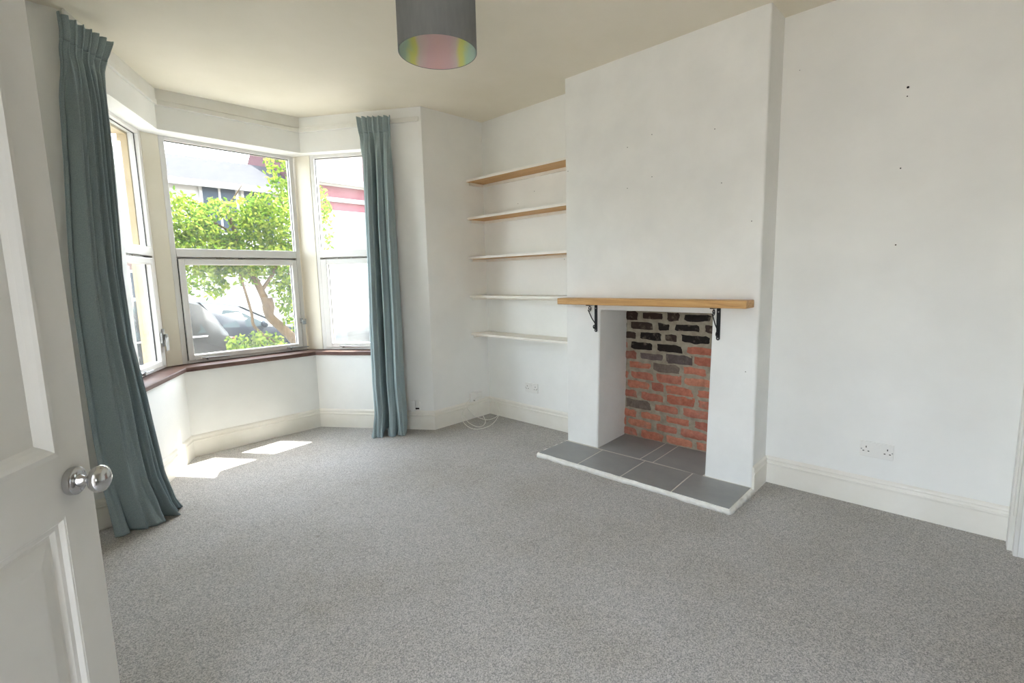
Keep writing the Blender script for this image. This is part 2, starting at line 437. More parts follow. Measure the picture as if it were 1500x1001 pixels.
w = MB(); w.box(XL-.25, XL, .72, YA+.02, ZB, ZT); w.box(XL-.25, XL, YBK-.1, -.06, ZB, ZT); w.box(XL-.25, XL, -.06, .72, 2.04, ZT)
tag(w.build('wall_left', M['wall']), 'white wall behind the open door', 'wall', kind='structure')
# added pale ground, unseen, that bounces fill light in at the open doorway
w = MB(); w.box(-9, XL-.25, -9, 3.3, -.35, -.15)
tag(w.build('ground_bounce', M['bounce_ground']), 'added pale ground bouncing fill light through the open doorway, behind the camera', 'bounce_ground', kind='structure')
# back wall with a wide opening into the back room (behind the camera)
OX0, OX1 = .15, 3.06
w = MB(); w.box(XL-.2, OX0, YBK-.12, YBK, ZB, ZT); w.box(OX1, W+.3, YBK-.12, YBK, ZB, ZT); w.box(OX0, OX1, YBK-.12, YBK, 2.35, ZT)
tag(w.build('wall_back', M['wall']), 'white back wall with wide opening to the rear room', 'wall', kind='structure')
t = MB()
for a, b_, o_ in ((OX1-.005, OX1+.13, 1),):
    t.box(a, b_, YBK, YBK+.016, 0, 2.42); t.box(a+.015, b_-.02, YBK+.016, YBK+.026, .18, 2.42); t.box(a+.05, b_+.0, YBK+.014, YBK+.034, 0, 2.42)
tag(t.build('trim_9', M['gloss'], bevel=.003), 'white moulded architrave at the right edge of the photo', 'architrave', kind='structure')
# unseen rear room; its window opening is sized for fill light
RY = -4.2
w = MB(); w.box(XL-.3, XL, RY, YBK-.12, ZB, ZT); w.box(W, W+.3, RY, YBK-.12, ZB, ZT)
w.box(XL-.3, W+.3, RY-.2, RY, ZB, .95); w.box(XL-.3, W+.3, RY-.2, RY, 1.75, ZT); w.box(XL-.3, .9, RY-.2, RY, .95, 2.15); w.box(1.42, W+.3, RY-.2, RY, .95, 2.15)
tag(w.build('wall_rear_room', M['wall']), 'white walls of the rear room behind the camera', 'wall', kind='structure')
w = MB(); w.box(XL-.3, W+.3, RY-.2, YBK-.06, -.25, 0); tag(w.build('floor_rear_room', M['carpet']), 'grey carpet of the rear room behind the camera', 'carpet', kind='structure')
w = MB(); w.box(XL-.3, W+.3, RY-.2, YBK-.1, ZC, 3.05); tag(w.build('ceiling_rear_room', M['ceil']), 'cream ceiling of the rear room behind the camera', 'ceiling', kind='structure')

# ------------------------------------------------------------------ skirting boards
PROF = [(0, 0), (.014, 0), (.014, .118), (.0175, .123), (.0175, .129), (.012, .134), (.010, .144), (.013, .151), (.010, .160), (.004, .166), (0, .169)]
def skirting(path2d, names, mtl, h=1.0, cap=False):
    """profile swept along a path whose room side is on its right"""
    n = len(path2d)
    rings = []
    for (t_, z_) in PROF: rings.append([(p[0], p[1], z_*h) for p in offs(path2d, -t_-.0005)])
    for i, nm in enumerate(names):
        mb = MB(); k = len(PROF)
        pts = [rings[j][i] for j in range(k)] + [rings[j][i+1] for j in range(k)]
        fs = [[j, j+1, k+j+1, k+j] for j in range(k-1)] + [list(range(k)), [k+j for j in range(k)][::-1]]
        mb.poly(pts, fs)
        o = mb.build(nm[0], mtl)
        tag(o, nm[1], 'skirting board', kind='structure')
skirting([(XL, .75), (XL, YA), PL0, PL1, PR1, PR0, (W, YA), (W, YB2)],
         [('baseboard_left', 'white skirting on the left wall behind the door'), ('baseboard_front_left', 'white skirting between the door and the left curtain'),
          ('baseboard_bay_left', 'sunlit white skirting under the left bay window'), ('baseboard_bay_front', 'white skirting under the wide middle bay window'),
          ('baseboard_bay_right', 'white skirting behind the right curtain'), ('baseboard_front_right', 'white skirting behind the coiled cable'),
          ('baseboard_alcove', 'white skirting under the alcove shelves')], M['skirt'])
skirting([(B-.012, YB1), (W, YB1), (W, YBK+.01)],
         [('baseboard_chimney', 'short white skirting on the side of the chimney breast'), ('baseboard_right', 'long white skirting under the double socket on the right wall')], M['skirt'])

# ------------------------------------------------------------------ bay joinery
dL = Vector((PL1[0]-PL0[0], PL1[1]-PL0[1])).normalized()
dR = Vector((PR1[0]-PR0[0], PR1[1]-PR0[1])).normalized()
class Loc:
    """s along the wall from its corner, t outward, z up"""
    def __init__(s, p, d, o): s.p = Vector(p); s.d = Vector(d).normalized(); s.o = Vector(o).normalized()
    def P(s, a, t, z): q = s.p+s.d*a+s.o*t; return (q.x, q.y, z)
    def box(s, mb, a0, a1, t0, t1, z0, z1, mi=0):
        pl = [s.P(a0, t0, 0)[:2], s.P(a1, t0, 0)[:2], s.P(a1, t1, 0)[:2], s.P(a0, t1, 0)[:2]]
        mb.hexa(pl, z0, z1, mi)
oL = Vector((-dL.y, dL.x)); oR = Vector((dR.y, -dR.x))
LL = Loc(PL1, -dL, oL)      # s runs from the front corner towards the room
LF = Loc(PL1, (1, 0), (0, 1))
LR = Loc(PR1, -dR, oR)

def window(name, label, L, s0, s1, tg, z_top, stays, flip=1, upper_in=.036, catch=None, r=.041):
    """fixed light above a top hung sash"""
    root = empty(name, L.P((s0+s1)/2, tg, .70), label, 'window', kind='structure')
    zb, zt = .700, 2.428
    fr = MB(); ti, to = tg-.032, tg+.036
    k = upper_in
    L.box(fr, s0, s0+k, ti, to, zb, zt); L.box(fr, s1-k, s1, ti, to, zb, zt)
    L.box(fr, s0+k, s1-k, ti, to, zt-.044, zt); L.box(fr, s0+k, s1-k, ti, to, zb, zb+.022)
    L.box(fr, s0+k, s1-k, ti-.004, to, 1.528, 1.592)
    L.box(fr, s0+k, s1-k, tg+.021, to, 1.495, 1.528); L.box(fr, s0+k, s0+k+.022, tg+.021, to, zb+.022, 1.495); L.box(fr, s1-k-.022, s1-k, tg+.021, to, zb+.022, 1.495); L.box(fr, s0+k+.022, s1-k-.022, tg+.021, to, zb+.022, zb+.04)
    under(root, fr.build('frame', M['pvc'], bevel=.004))
    g = MB(); L.box(g, s0+k-.004, s1-k+.004, tg-.002, tg+.002, 1.588, zt-.040)
    under(root, g.build('upper_pane', M['glass']))
    gs = MB()   # thin dark gasket round the fixed pane
    a0, a1, z0, z1 = s0+k, s1-k, 1.592, zt-.044
    for q in ((a0, a0+.004, z0, z1), (a1-.004, a1, z0, z1), (a0+.004, a1-.004, z1-.005, z1)):
        L.box(gs, q[0], q[1], tg-.006, tg-.002, q[2], q[3])
    under(root, gs.build('gasket', M['seal']))
    # opening sash
    sh = MB(); b0, b1 = s0+k+.006, s1-k-.006; ts0, ts1 = tg-.046, tg+.02
    L.box(sh, b0, b0+r, ts0, ts1, .722, 1.512); L.box(sh, b1-r, b1, ts0, ts1, .722, 1.512)
    L.box(sh, b0+r, b1-r, ts0, ts1, 1.467, 1.512); L.box(sh, b0+r, b1-r, ts0, ts1, .722, .763)
    sash = under(root, sh.build('sash', M['pvc'], bevel=.005))
    g = MB(); L.box(g, b0+r-.004, b1-r+.004, tg-.004, tg, .760, 1.470)
    o = g.build('lower_pane', M['glass_dusty']); under(root, o)
    gs = MB(); L.box(gs, b0-.006, b0-.001, ti+.002, ti+.02, .722, 1.512); L.box(gs, b1+.001, b1+.006, ti+.002, ti+.02, .722, 1.512)
    L.box(gs, b0+r, b0+r+.003, tg-.012, tg-.005, .763, 1.467); L.box(gs, b1-r-.003, b1-r, tg-.012, tg-.005, .763, 1.467)
    under(root, gs.build('sash_gasket', M['seal']))
    vt = MB(); mid = (s0+s1)/2; hw = (s1-s0)*.19
    n = 24
    for j in range(n):
        if j in (11, 12): continue
        x0 = mid-hw+2*hw*j/n
        L.box(vt, x0, x0+2*hw/n*.8, ti-.003, ti+.003, 1.515, 1.525)
    under(root, vt.build('trickle_vent', M['vent']))
    for s in stays:
        st = MB()
        L.box(st, s-.02, s+.02, ts0-.014, ts0, .729, .741)
        L.box(st, s-.004, s+.004, ts0-.03, ts0-.006, .718, .738)
        st.tube([L.P(s-.03*flip, ts0-.016, .737), L.P(s+.16*flip, ts0-.012, .729)], .0045, 8)
        L.box(st, s-.035, s-.018, ts0-.024, ts0-.008, .732, .742)
        under(root, st.build('casement_stay', M['steel']))
    if catch:
        s, z, big = catch
        ct = MB()
        L.box(ct, s-.012, s+.012, ts0-.012, ts0, z-.05*big, z+.05*big); L.box(ct, s-.005, s+.005, ts0-.034, ts0-.01, z-.015, z+.02*big)
        L.box(ct, s-.006, s+.03, ts0-.036, ts0-.026, z-.075*big, z+.0)
        L.box(ct, s+.03, s+.042, ts0-.012, ts0, z-.03*big, z+.03*big)
        under(root, ct.build('window_catch', M['steel'], bevel=.002))
    return root
window('window_1', 'narrow white left bay window partly hidden by left curtain', LL, -.075, .66, .165, 0, (.40,), -1, catch=(-.02, .93, 1.3), r=.062)
window('window_2', 'wide white middle bay window facing the tree', LF, .035, 1.018, .20, 0, (.20, .86), 1, catch=(.975, .97, .45))
window('window_3', 'narrow white right bay window partly hidden by right curtain', LR, .026, .69, .12, 0, (.24,), 1, r=.058)

# flat white corner posts between the frames
for nm, pts, lb in (('trim_1', [LL.P(-.075, .13, 0)[:2], (.955, 4.445), (.955, 4.56), LL.P(-.075, .28, 0)[:2]], 'flat white post between left and middle bay windows'),
                    ('trim_2', [(1.952, 4.445), LR.P(.026, .085, 0)[:2], LR.P(.026, .19, 0)[:2], (1.952, 4.56)], 'flat white post between middle and right bay windows')):
    t = MB(); t.hexa(pts, .70, 2.43); tag(t.build(nm, M['bay_trim'], bevel=.003), lb, 'window post', kind='structure')
# near reveals board of the flank openings
t = MB(); LL.box(t, .655, .80, .015, .16, .6985, ZLIN-.001); tag(t.build('trim_3', M['bay_trim'], bevel=.004), 'white upright board between left window and left curtain', 'window post', kind='structure')
t = MB(); LR.box(t, .665, .80, .015, .16, .6985, ZLIN-.001); tag(t.build('trim_4', M['bay_trim'], bevel=.004), 'white upright board hidden behind the right curtain', 'window post', kind='structure')
# stone mullions outside
def stone(name, pts, lb):
    t = MB(); t.hexa(pts, -.4, 2.9); tag(t.build(name, M['stone']), lb, 'stone mullion', kind='structure')
stone('trim_5', [LL.P(-.035, .205, 0)[:2], (.93, 4.56), (.93, 4.62), (.80, 4.62), LL.P(-.035, .265, 0)[:2]], 'buff stone pier outside the left bay corner')
stone('trim_6', [(1.965, 4.54), LR.P(.02, .191, 0)[:2], LR.P(.02, .22, 0)[:2], (2.05, 4.57), (1.965, 4.57)], 'buff stone pier outside the right bay corner')
t = MB(); LL.box(t, -.03, .70, .205, .33, 2.37, 2.9); tag(t.build('trim_7', M['stone']), 'buff stone head outside above the left window', 'stone lintel', kind='structure')

# window board
ip = offs([(PL0[0]+dL.x*(lenL-.80), PL0[1]+dL.y*(lenL-.80)), PL1, PR1, (PR0[0]+dR.x*(lenR-.80), PR0[1]+dR.y*(lenR-.80))], -.02)
op = offs([(PL0[0]+dL.x*(lenL-.80), PL0[1]+dL.y*(lenL-.80)), PL1, PR1, (PR0[0]+dR.x*(lenR-.80), PR0[1]+dR.y*(lenR-.80))], .24)
t = MB()
pts = [(p[0], p[1], ZS0) for p in ip]+[(p[0], p[1], ZS0) for p in op]+[(p[0], p[1], ZS1) for p in ip]+[(p[0], p[1], ZS1) for p in op]
fs = []
for i in range(3):
    fs += [[i, i+1, 5+i, 4+i], [8+i, 9+i, 13+i, 12+i], [i, i+1, 9+i, 8+i], [4+i, 5+i, 13+i, 12+i]]
fs += [[0, 4, 12, 8], [3, 7, 15, 11]]
t.poly(pts, fs)
tag(t.build('window_sill', M['sill'], bevel=.006), 'red brown varnished window board running round the bay', 'window sill', kind='structure')

# curtain battens: a fascia under the ceiling and a rail along its lower edge
bp = [(PL0[0]-dL.x*.02, PL0[1]-dL.y*.02), PL1, PR1, (PR0[0]+dR.x*.02, PR0[1]+dR.y*.02)]
def rail(name, pth, zb, zt, d0, d1, mt, lb, cat='curtain rail'):
    a = offs(pth, -d0); b_ = offs(pth, -d1); n = len(pth); mb = MB()
    pts = [(p[0], p[1], z) for p, z in zip(a, zb)]+[(p[0], p[1], z) for p, z in zip(b_, zb)]+[(p[0], p[1], z) for p, z in zip(a, zt)]+[(p[0], p[1], z) for p, z in zip(b_, zt)]
    fs = []
    for i in range(n-1):
        fs += [[i, i+1, n+i+1, n+i], [2*n+i, 2*n+i+1, 3*n+i+1, 3*n+i], [i, i+1, 2*n+i+1, 2*n+i], [n+i, n+i+1, 3*n+i+1, 3*n+i]]
    fs += [[0, n, 3*n, 2*n], [n-1, 2*n-1, 4*n-1, 3*n-1]]
    mb.poly(pts, fs); tag(mb.build(name, mt, bevel=.003), lb, cat, kind='structure')
rail('trim_8', bp, [2.572, 2.57, 2.571, 2.592], [2.606, 2.604, 2.606, 2.629], .0005, .02, M['gloss'], 'white curtain batten running round the bay under the ceiling')
rail('trim_10', [bp[0], PL1, PR1], [2.608, 2.607, 2.609], [2.682, 2.686, 2.704], .0005, .012, M['gloss'], 'white fascia board above the curtain batten', 'fascia board')

# ------------------------------------------------------------------ curtains
def curtain(name, label, Ledge, Redge, nrm, folds, head, seed, amp=1., prof=None, sweep=0., neg=.35):
    """Ledge/Redge: (x, y, z) down each edge; nrm: direction towards the room"""
    rr = random.Random(seed)
    nv, nu = 150, 200
    nrm = Vector(nrm).normalized()
    def samp(E, v):
        # v in 0..1 by height
        z = E[0][2]+(E[-1][2]-E[0][2])*v
        for i in range(len(E)-1):
            if E[i][2] >= z >= E[i+1][2] or i == len(E)-2:
                t = (E[i][2]-z)/max(E[i][2]-E[i+1][2], 1e-6)
                t = min(max(t, 0), 1)
                a, b_ = Vector(E[i]), Vector(E[i+1])
                p = a.lerp(b_, t); p.z = z
                return p
    ph = [rr.uniform(0, 6.28) for _ in range(8)]
    hp = head
    mb = MB(); pts = []
    for j in range(nv+1):
        v = j/nv
        v = v**1.1
        a, b_ = samp(Ledge, v), samp(Redge, v)
        side = (b_-a); side.z = 0; wd = side.length
        nl = Vector((-side.y, side.x, 0)).normalized()
        if nl.dot(nrm) < 0: nl = -nl
        hd = max(0., 1-v/.075)                     # gathered heading
        pin = math.exp(-((v-.062)/.02)**2)         # pinched at the hooks
        for i in range(nu+1):
            u = i/nu
            uw = u+(.014*math.sin(2*PI*1.3*u+ph[0]+2.2*v)+.012*math.sin(ph[1]+3.5*v))*math.sin(PI*u)
            uw -= sweep*max(0, (v-.72)/.28)**1.6*math.sin(PI*u)
            uw = min(max(uw, 0), 1)
            k = 0
            while k < len(prof)-2 and prof[k+1][0] < uw: k += 1
            (ua, da), (ub, db) = prof[k], prof[k+1]
            t = min(max((uw-ua)/(ub-ua), 0), 1); t = t*t*(3-2*t)
            gain = amp*(.8+.3*min(1, v*1.5))
            d0 = da+(db-da)*t
            if d0 < 0: d0 *= neg+(1.85-neg)*min(1, v*2.2)
            h1 = d0*gain + .004*math.sin(2*PI*u*9+ph[2]+3*v)
            # heading: narrow pencil pleats that stand proud
            hpz = .5+.5*math.cos(2*PI*hp*(u+.012*math.sin(9*u+ph[3])))
            hh = .020*hpz**1.5+.010
            s = min(1, max(0, (v-.03)/.13)); s = s*s*(3-2*s)
            d = hh*(1-s)+h1*s - .012*pin
            d += .006*math.sin(7*v+ph[4]+5*u)*min(1, v*3)
            lat = .006*math.sin(2*PI*hp*u*2+ph[5])*(1-s)
            # crumple near the floor
            bz = max(0, (v-.86)/.14)
            d += bz*bz*.022*math.sin(2*PI*u*3.1+ph[6])
            p = a.lerp(b_, u)+nl*(d-.02)+side.normalized()*lat
            if j == 0: p.z += .010*hpz-.004
            p.z = max(p.z, .004)
            pts.append(p)
    fs = [[j*(nu+1)+i, j*(nu+1)+i+1, (j+1)*(nu+1)+i+1, (j+1)*(nu+1)+i] for j in range(nv) for i in range(nu)]
    mb.poly(pts, fs)
    root = empty(name, (pts[-nu//2].x, pts[-nu//2].y, 0), label, 'curtain', 'curtains either side of the bay')
    nhead = int(nv*.062)
    body = MB(); body.v = [tuple(p) for p in pts]; body.f = fs[nhead*nu:]; body.m = [0]*len(body.f); body.c = [(1,)*4]*len(body.f)
    hed = MB(); hed.v = [tuple(p) for p in pts[:(nhead+1)*(nu+1)]]; hed.f = fs[:nhead*nu]; hed.m = [0]*len(hed.f); hed.c = [(1,)*4]*len(hed.f)
    for mbx, nm in ((body, 'drape'), (hed, 'heading')):
        o = mbx.build(nm, M['curtain'], smooth=True, solid=.004)
        me = o.data
        bm = bmesh.new(); bm.from_mesh(me)
        bmesh.ops.delete(bm, geom=[q for q in bm.verts if not q.link_faces], context='VERTS')
        bm.to_mesh(me); bm.free()
        under(root, o)
    return root
def push(E, dx, dy): return [(x+dx, y+dy, z) for x, y, z in E]
LE = [(.324, 3.374, 2.635), (.327, 3.366, 2.507), (.323, 3.351, 2.345), (.31, 3.318, 2.048), (.291, 3.272, 1.617), (.28, 3.236, 1.249), (.281, 3.205, .838), (.281, 3.18, .524), (.288, 3.166, .273), (.315, 3.168, 0.)]
RE = [(.548, 3.532, 2.616), (.511, 3.497, 2.512), (.495, 3.474, 2.357), (.484, 3.442, 2.036), (.449, 3.366, 1.384), (.455, 3.342, 1.017), (.494, 3.346, .706), (.534, 3.337, .261), (.575, 3.355, .078), (.612, 3.38, 0.)]
curtain('curtain', 'blue grey velvet curtain on the left, pooling on carpet beside the door', push(LE, .037, -.05), push(RE, .037, -.05), (.6, -.8, 0), 5, 7, 4, 1., [(0, -.03), (.12, -.03), (.17, .035), (.22, .02), (.35, .03), (.40, .055), (.44, .0), (.48, -.06), (.54, -.05), (.58, .03), (.62, .055), (.66, -.02), (.69, -.06), (.74, -.04), (.77, .03), (.80, .02), (.83, -.05), (.88, -.03), (.905, .03), (.93, -.03), (.97, .02), (1, -.03)], .13, .9)
LE2 = [(2.201, 3.78, 2.642), (2.203, 3.759, 2.489), (2.197, 3.743, 2.27), (2.175, 3.72, 1.772), (2.161, 3.698, 1.379), (2.138, 3.68, .924), (2.119, 3.657, .463), (2.111, 3.64, .2), (2.09, 3.648, .053), (2.055, 3.612, 0.)]
RE2 = [(2.359, 3.544, 2.632), (2.348, 3.543, 2.471), (2.335, 3.531, 2.2), (2.315, 3.512, 1.762), (2.301, 3.489, 1.373), (2.287, 3.46, .922), (2.269, 3.435, .466), (2.268, 3.415, .206), (2.275, 3.42, .09), (2.292, 3.45, 0.)]
curtain('curtain', 'blue grey velvet curtain on the right, hanging straight beside the alcove', LE2, RE2, (-.828, -.56, 0), 5, 6, 11, 1., [(0, -.01), (.07, .045), (.2, .06), (.33, .035), (.375, -.095), (.47, -.095), (.51, .03), (.58, .05), (.68, .02), (.73, -.03), (.79, .04), (.87, .05), (.95, .03), (1, -.02)])

# ------------------------------------------------------------------ shelves in the alcove
SX = 3.0098
names = ['bare pine underside shelf, topmost of the five in the alcove', 'second alcove shelf from the top, pine underside over thin battens',
         'middle shelf of the five in the alcove, seen edge on', 'fourth alcove shelf from the top, just above mantel height', 'lowest of the five white alcove shelves, above the socket']
for i, z in enumerate((2.1859, 1.8563, 1.5075, 1.1582, .8107)):
    root = empty('alcove_shelf', ((SX+W)/2, (YA+YB2)/2, z-.02), names[i], 'shelf', 'five shelves in the alcove')
    b_ = MB(); b_.box(SX, W-.003, YB2+.004, YA-.004, z-.019, z-.0015, 1); b_.box(SX, W-.003, YB2+.004, YA-.004, z-.0014, z, 0); b_.box(SX-.003, SX, YB2+.004, YA-.004, z-.019, z, 0)
    under(root, b_.build('board', [M['shelf_paint'], M['pine'] if i < 3 else M['shelf_paint']]))
    for nm, q in (('end_batten', (SX+.03, W-.003, YA-.022, YA-.004)), ('end_batten', (SX+.03, W-.003, YB2+.004, YB2+.022)), ('back_batten', (W-.022, W-.003, YB2+.024, YA-.024))):
        k = MB(); k.box(q[0], q[1], q[2], q[3], z-.044, z-.0195)
        under(root, k.build(nm, M['shelf_paint'], bevel=.002))

# ------------------------------------------------------------------ mantel and brackets
MZ0, MZ1 = 1.1087, 1.1532
m_ = MB(); m_.box(2.8498, B-.001, .9145, 2.2386, MZ0, MZ1)
tag(m_.build('mantel_shelf', M['oak'], bevel=.005, seg=3), 'thick oak mantel beam above the brick fireplace', 'mantel shelf')
def spiral(c, r0, r1, a0, a1, n, y):
    return [(c[0]+(r0+(r1-r0)*k/n)*math.cos(a0+(a1-a0)*k/n), y, c[1]+(r0+(r1-r0)*k/n)*math.sin(a0+(a1-a0)*k/n)) for k in range(n+1)]
br = None
for y, lb in ((1.986, 'black scrolled iron bracket under the left end of the mantel'), (1.112, 'black scrolled iron bracket under the right end of the mantel')):
    x0 = B-.001
    if br is None:
        br = root = empty('shelf_bracket', (x0, y, .905), lb, 'bracket', 'iron brackets under the mantel')
        k = MB(); pr_ = []
        zt, zb, hw = MZ0-.001, .905, .0115
        for a in range(13): pr_.append((x0-.006, y-hw*math.cos(PI*a/12), zb+.0115-hw*math.sin(PI*a/12)))
        pr_ += [(x0-.006, y+hw, zt), (x0-.006, y-hw, zt)]
        k.prism(pr_, (.006, 0, 0)); under(root, k.build('wall_plate', M['black'], bevel=.0015))
        k = MB(); k.box(x0-.115, x0-.0065, y-hw, y+hw, zt-.006, zt); under(root, k.build('top_plate', M['black'], bevel=.0015))
        k = MB()
        top = spiral((x0-.083, zt-.026), .005, .021, 3.9*PI, 1.15*PI, 40, y)
        low = spiral((x0-.026, zb+.042), .016, .005, .12*PI, -2.6*PI, 40, y)
        k.tube(top+[(x0-.055, y, zt-.10), (x0-.018, y, zt-.135)]+low, .0034, 8)
        under(root, k.build('scroll', M['black'], smooth=True))
        k = MB()
        for z in (zb+.012, zt-.03): k.sphere((x0-.0065, y, z), .0042, 0, 12, 8, (.5, 1, 1))
        under(root, k.build('screw_head', M['steel'])).__setitem__('kind', 'stuff')
    else:
        r2 = br.copy(); COL.objects.link(r2); r2['label'] = lb
        r2.location = (x0, y, .905)
        for ch in [o for o in bpy.data.objects if o.parent == br]:
            q = ch.copy(); COL.objects.link(q); q.parent = r2

# ------------------------------------------------------------------ hearth
HX, HZ = 2.626, .0326
root = empty('hearth', (2.9, 1.57, 0), 'grey tiled hearth slab with rough white front edge', 'hearth')
k = MB()
# irregular plaster lip along front and ends
def lip(pts, w_=.016):
    n = 60; P = []
    for i in range(n+1):
        t = i/n*(len(pts)-1); a = int(min(t, len(pts)-2)); u = t-a
        P.append(Vector(pts[a]).lerp(Vector(pts[a+1]), u))
    return P
hp = [(3.0, YB2+.0), (HX-.002, YB2-.0), (HX+.004, YB1+.0), (2.985, YB1-.004)]
n = 40; ring = []
for e in range(3):
    for i in range(n):
        a, b_ = Vector(hp[e]), Vector(hp[e+1]); p = a.lerp(b_, i/n)
        ring.append(p)
ring.append(Vector(hp[3]))
pts = []
for i, p in enumerate(ring):
    c = Vector((3.0, 1.57)); d = (p-c); 
    d = Vector((-1, 0)) if 40 <= i <= 80 else (Vector((0, 1)) if i < 40 else Vector((0, -1)))
    jz = .006*noise.noise((p.x*16, p.y*16, 1.)); jo = .009*noise.noise((p.x*20, p.y*20, 5.))
    for t_, z_ in ((0, .0), (.012+jo, .0), (.011+jo, HZ*.6), (.006+jo, HZ-.006+jz), (-.004, HZ-.002+jz*.5), (-.03, HZ-.004)):
        pts.append((p.x+d.x*t_, p.y+d.y*t_, z_))
fs = []
for i in range(len(ring)-1):
    for j in range(5): fs.append([i*6+j, i*6+j+1, i*6+7+j, i*6+6+j])
k.poly(pts, fs)
under(root, k.build('plaster_edge', M['plaster_edge'], smooth=True), 'rough white plaster edge')
k = MB(); k.box(HX+.004, B+.0, YB1+.004, YB2-.004, 0, HZ-.0009); k.box(B, XK-.004, 1.168, 1.974, 0, HZ-.0009)
under(root, k.build('grout_bed', M['grout']))
g = .007
def tile(pl):
    c = Vector((sum(p[0] for p in pl)/len(pl), sum(p[1] for p in pl)/len(pl)))
    out = []
    for p in pl:
        out.append((p[0]-math.copysign(g*.5, p[0]-c.x), p[1]-math.copysign(g*.5, p[1]-c.y)))
    return out
tiles = [[(HX, 2.253), (HX, 1.900), (2.968, 1.920), (2.968, 2.253)],
         [(HX, 1.900), (HX, 1.567), (2.970, 1.577), (2.968, 1.920)],
         [(HX, 1.567), (HX, 1.225), (2.972, 1.240), (2.970, 1.577)],
         [(HX, 1.225), (HX, .888), (2.98, .888), (2.972, 1.240)],
         [(2.973, 1.972), (2.975, 1.622), (3.398, 1.630), (3.398, 1.992)],
         [(2.975, 1.622), (2.977, 1.524), (3.398, 1.534), (3.398, 1.630)],
         [(2.977, 1.524), (2.965, 1.176), (3.398, 1.168), (3.398, 1.534)]]
for pl in tiles:
    k = MB(); k.hexa(tile(pl), HZ-.004, HZ); under(root, k.build('tile', M['tile'], bevel=.0015))

# ------------------------------------------------------------------ exposed brick back of the fireplace
k = MB()
RB = random.Random(21)
dk = ['#2d2623', '#37302b', '#3a2b26', '#2a2523', '#42352f']
rd = ['#b87560', '#ad6b57', '#bc7b65', '#b17361', '#a86b5b', '#be8069']
gy = ['#6b5f5c', '#5f5552', '#75685f']
courses = 14; ch = (1.12-HZ)/courses
xf = XK
def rbrick(mb, y0, y1, z0, z1, col, dx):
    # hand made brick: jittered rounded block
    nx, nz_ = 6, 4
    pts = []; 
    for a in range(nx+1):
        for b_ in range(nz_+1):
            u, v = a/nx, b_/nz_
            y = y0+(y1-y0)*u; z = z0+(z1-z0)*v
            e = min(u, 1-u)*(y1-y0); e2 = min(v, 1-v)*(z1-z0); ed = min(e, e2)
            dep = dx+(.010 if ed < 1e-6 else 0)+.004*noise.noise((y*30, z*30, 3.))
            y += .006*noise.noise((y*25, z*25, 9.)); z += .005*noise.noise((y*25, z*25, 17.))
            pts.append((dep, y, z))
    fs = [[a*(nz_+1)+b_, (a+1)*(nz_+1)+b_, (a+1)*(nz_+1)+b_+1, a*(nz_+1)+b_+1] for a in range(nx) for b_ in range(nz_)]
    mb.poly(pts, fs, 0, lin(col))
for r in range(courses):
    z0 = HZ+r*ch; z1 = z0+ch-.0105
    tr = courses-1-r                           # row counted from the top
    y = 2.04-(0.10 if r % 2 else .0)-RB.uniform(0, .03)
    y1 = 2.06; 
    first = True; idx = 0
    while y1 > 1.10:
        ln = (.215 if not first else (.09 if r % 2 else .19))+RB.uniform(-.02, .015)
        if RB.random() < .12: ln = .105
        y0 = y1-ln
        first = False
        if tr < 3: col = RB.choice(dk)
        elif tr == 3: col = RB.choice(dk[2:]+['#55362c'])
        elif tr == 4: col = (rd[3], dk[0], dk[0], rd[1], rd[1])[min(idx, 4)]
        elif tr == 5: col = ('#8f5f52', gy[0], gy[1], rd[1], rd[1])[min(idx, 4)]
        elif tr == 6: col = (rd[0], rd[0], gy[2], rd[0], rd[0])[min(idx, 4)]
        elif tr == 10 and idx == 1: col = gy[2]
        else: col = RB.choice(rd)
        rbrick(k, y0, y1, z0+RB.uniform(-.003, .003), z1+RB.uniform(-.003, .003), col, xf-.012+RB.uniform(-.003, .003))
        y1 = y0-.009-RB.uniform(0, .006); idx += 1
fb = empty('wall_fireplace_back', (XK, 1.57, HZ), 'exposed old brick back wall inside the fireplace, sooty at the top', 'brick wall', kind='structure')
under(fb, k.build('brickwork', M['brick'], col=True, smooth=50))
k = MB(); nY, nZ = 60, 60; pts = []
for a in range(nY+1):
    for b_ in range(nZ+1):
        y = 1.10+.98*a/nY; z = HZ-.02+1.16*b_/nZ
        pts.append((xf-.005+.004*noise.noise((y*18, z*18, 2.)), y, z))
k.poly(pts, [[a*(nZ+1)+b_, (a+1)*(nZ+1)+b_, (a+1)*(nZ+1)+b_+1, a*(nZ+1)+b_+1] for a in range(nY) for b_ in range(nZ)])
under(fb, k.build('mortar', M['mortar'], smooth=True))
k = MB(); k.box(xf+.03, xf+.25, 1.0, 2.2, -.1, 1.25); under(fb, k.build('backing', M['mortar']))
# small pale tag fixed at the top of the bricks
k = MB(); pe = MB()
k.box(xf-.034, xf-.020, 1.575, 1.645, 1.052, 1.088)
tp = empty('wall_tag', (xf-.027, 1.61, 1.05), 'small pale metal tag at the top of the sooty bricks', 'tag')
under(tp, k.build('plate', M['steel'], bevel=.002))
pe.lathe([(0, 0), (.004, 0), (.004, .004), (0, .006)], (xf-.034, 1.595, 1.066), (-1, 0, 0), 12); under(tp, pe.build('screw', M['dark']))

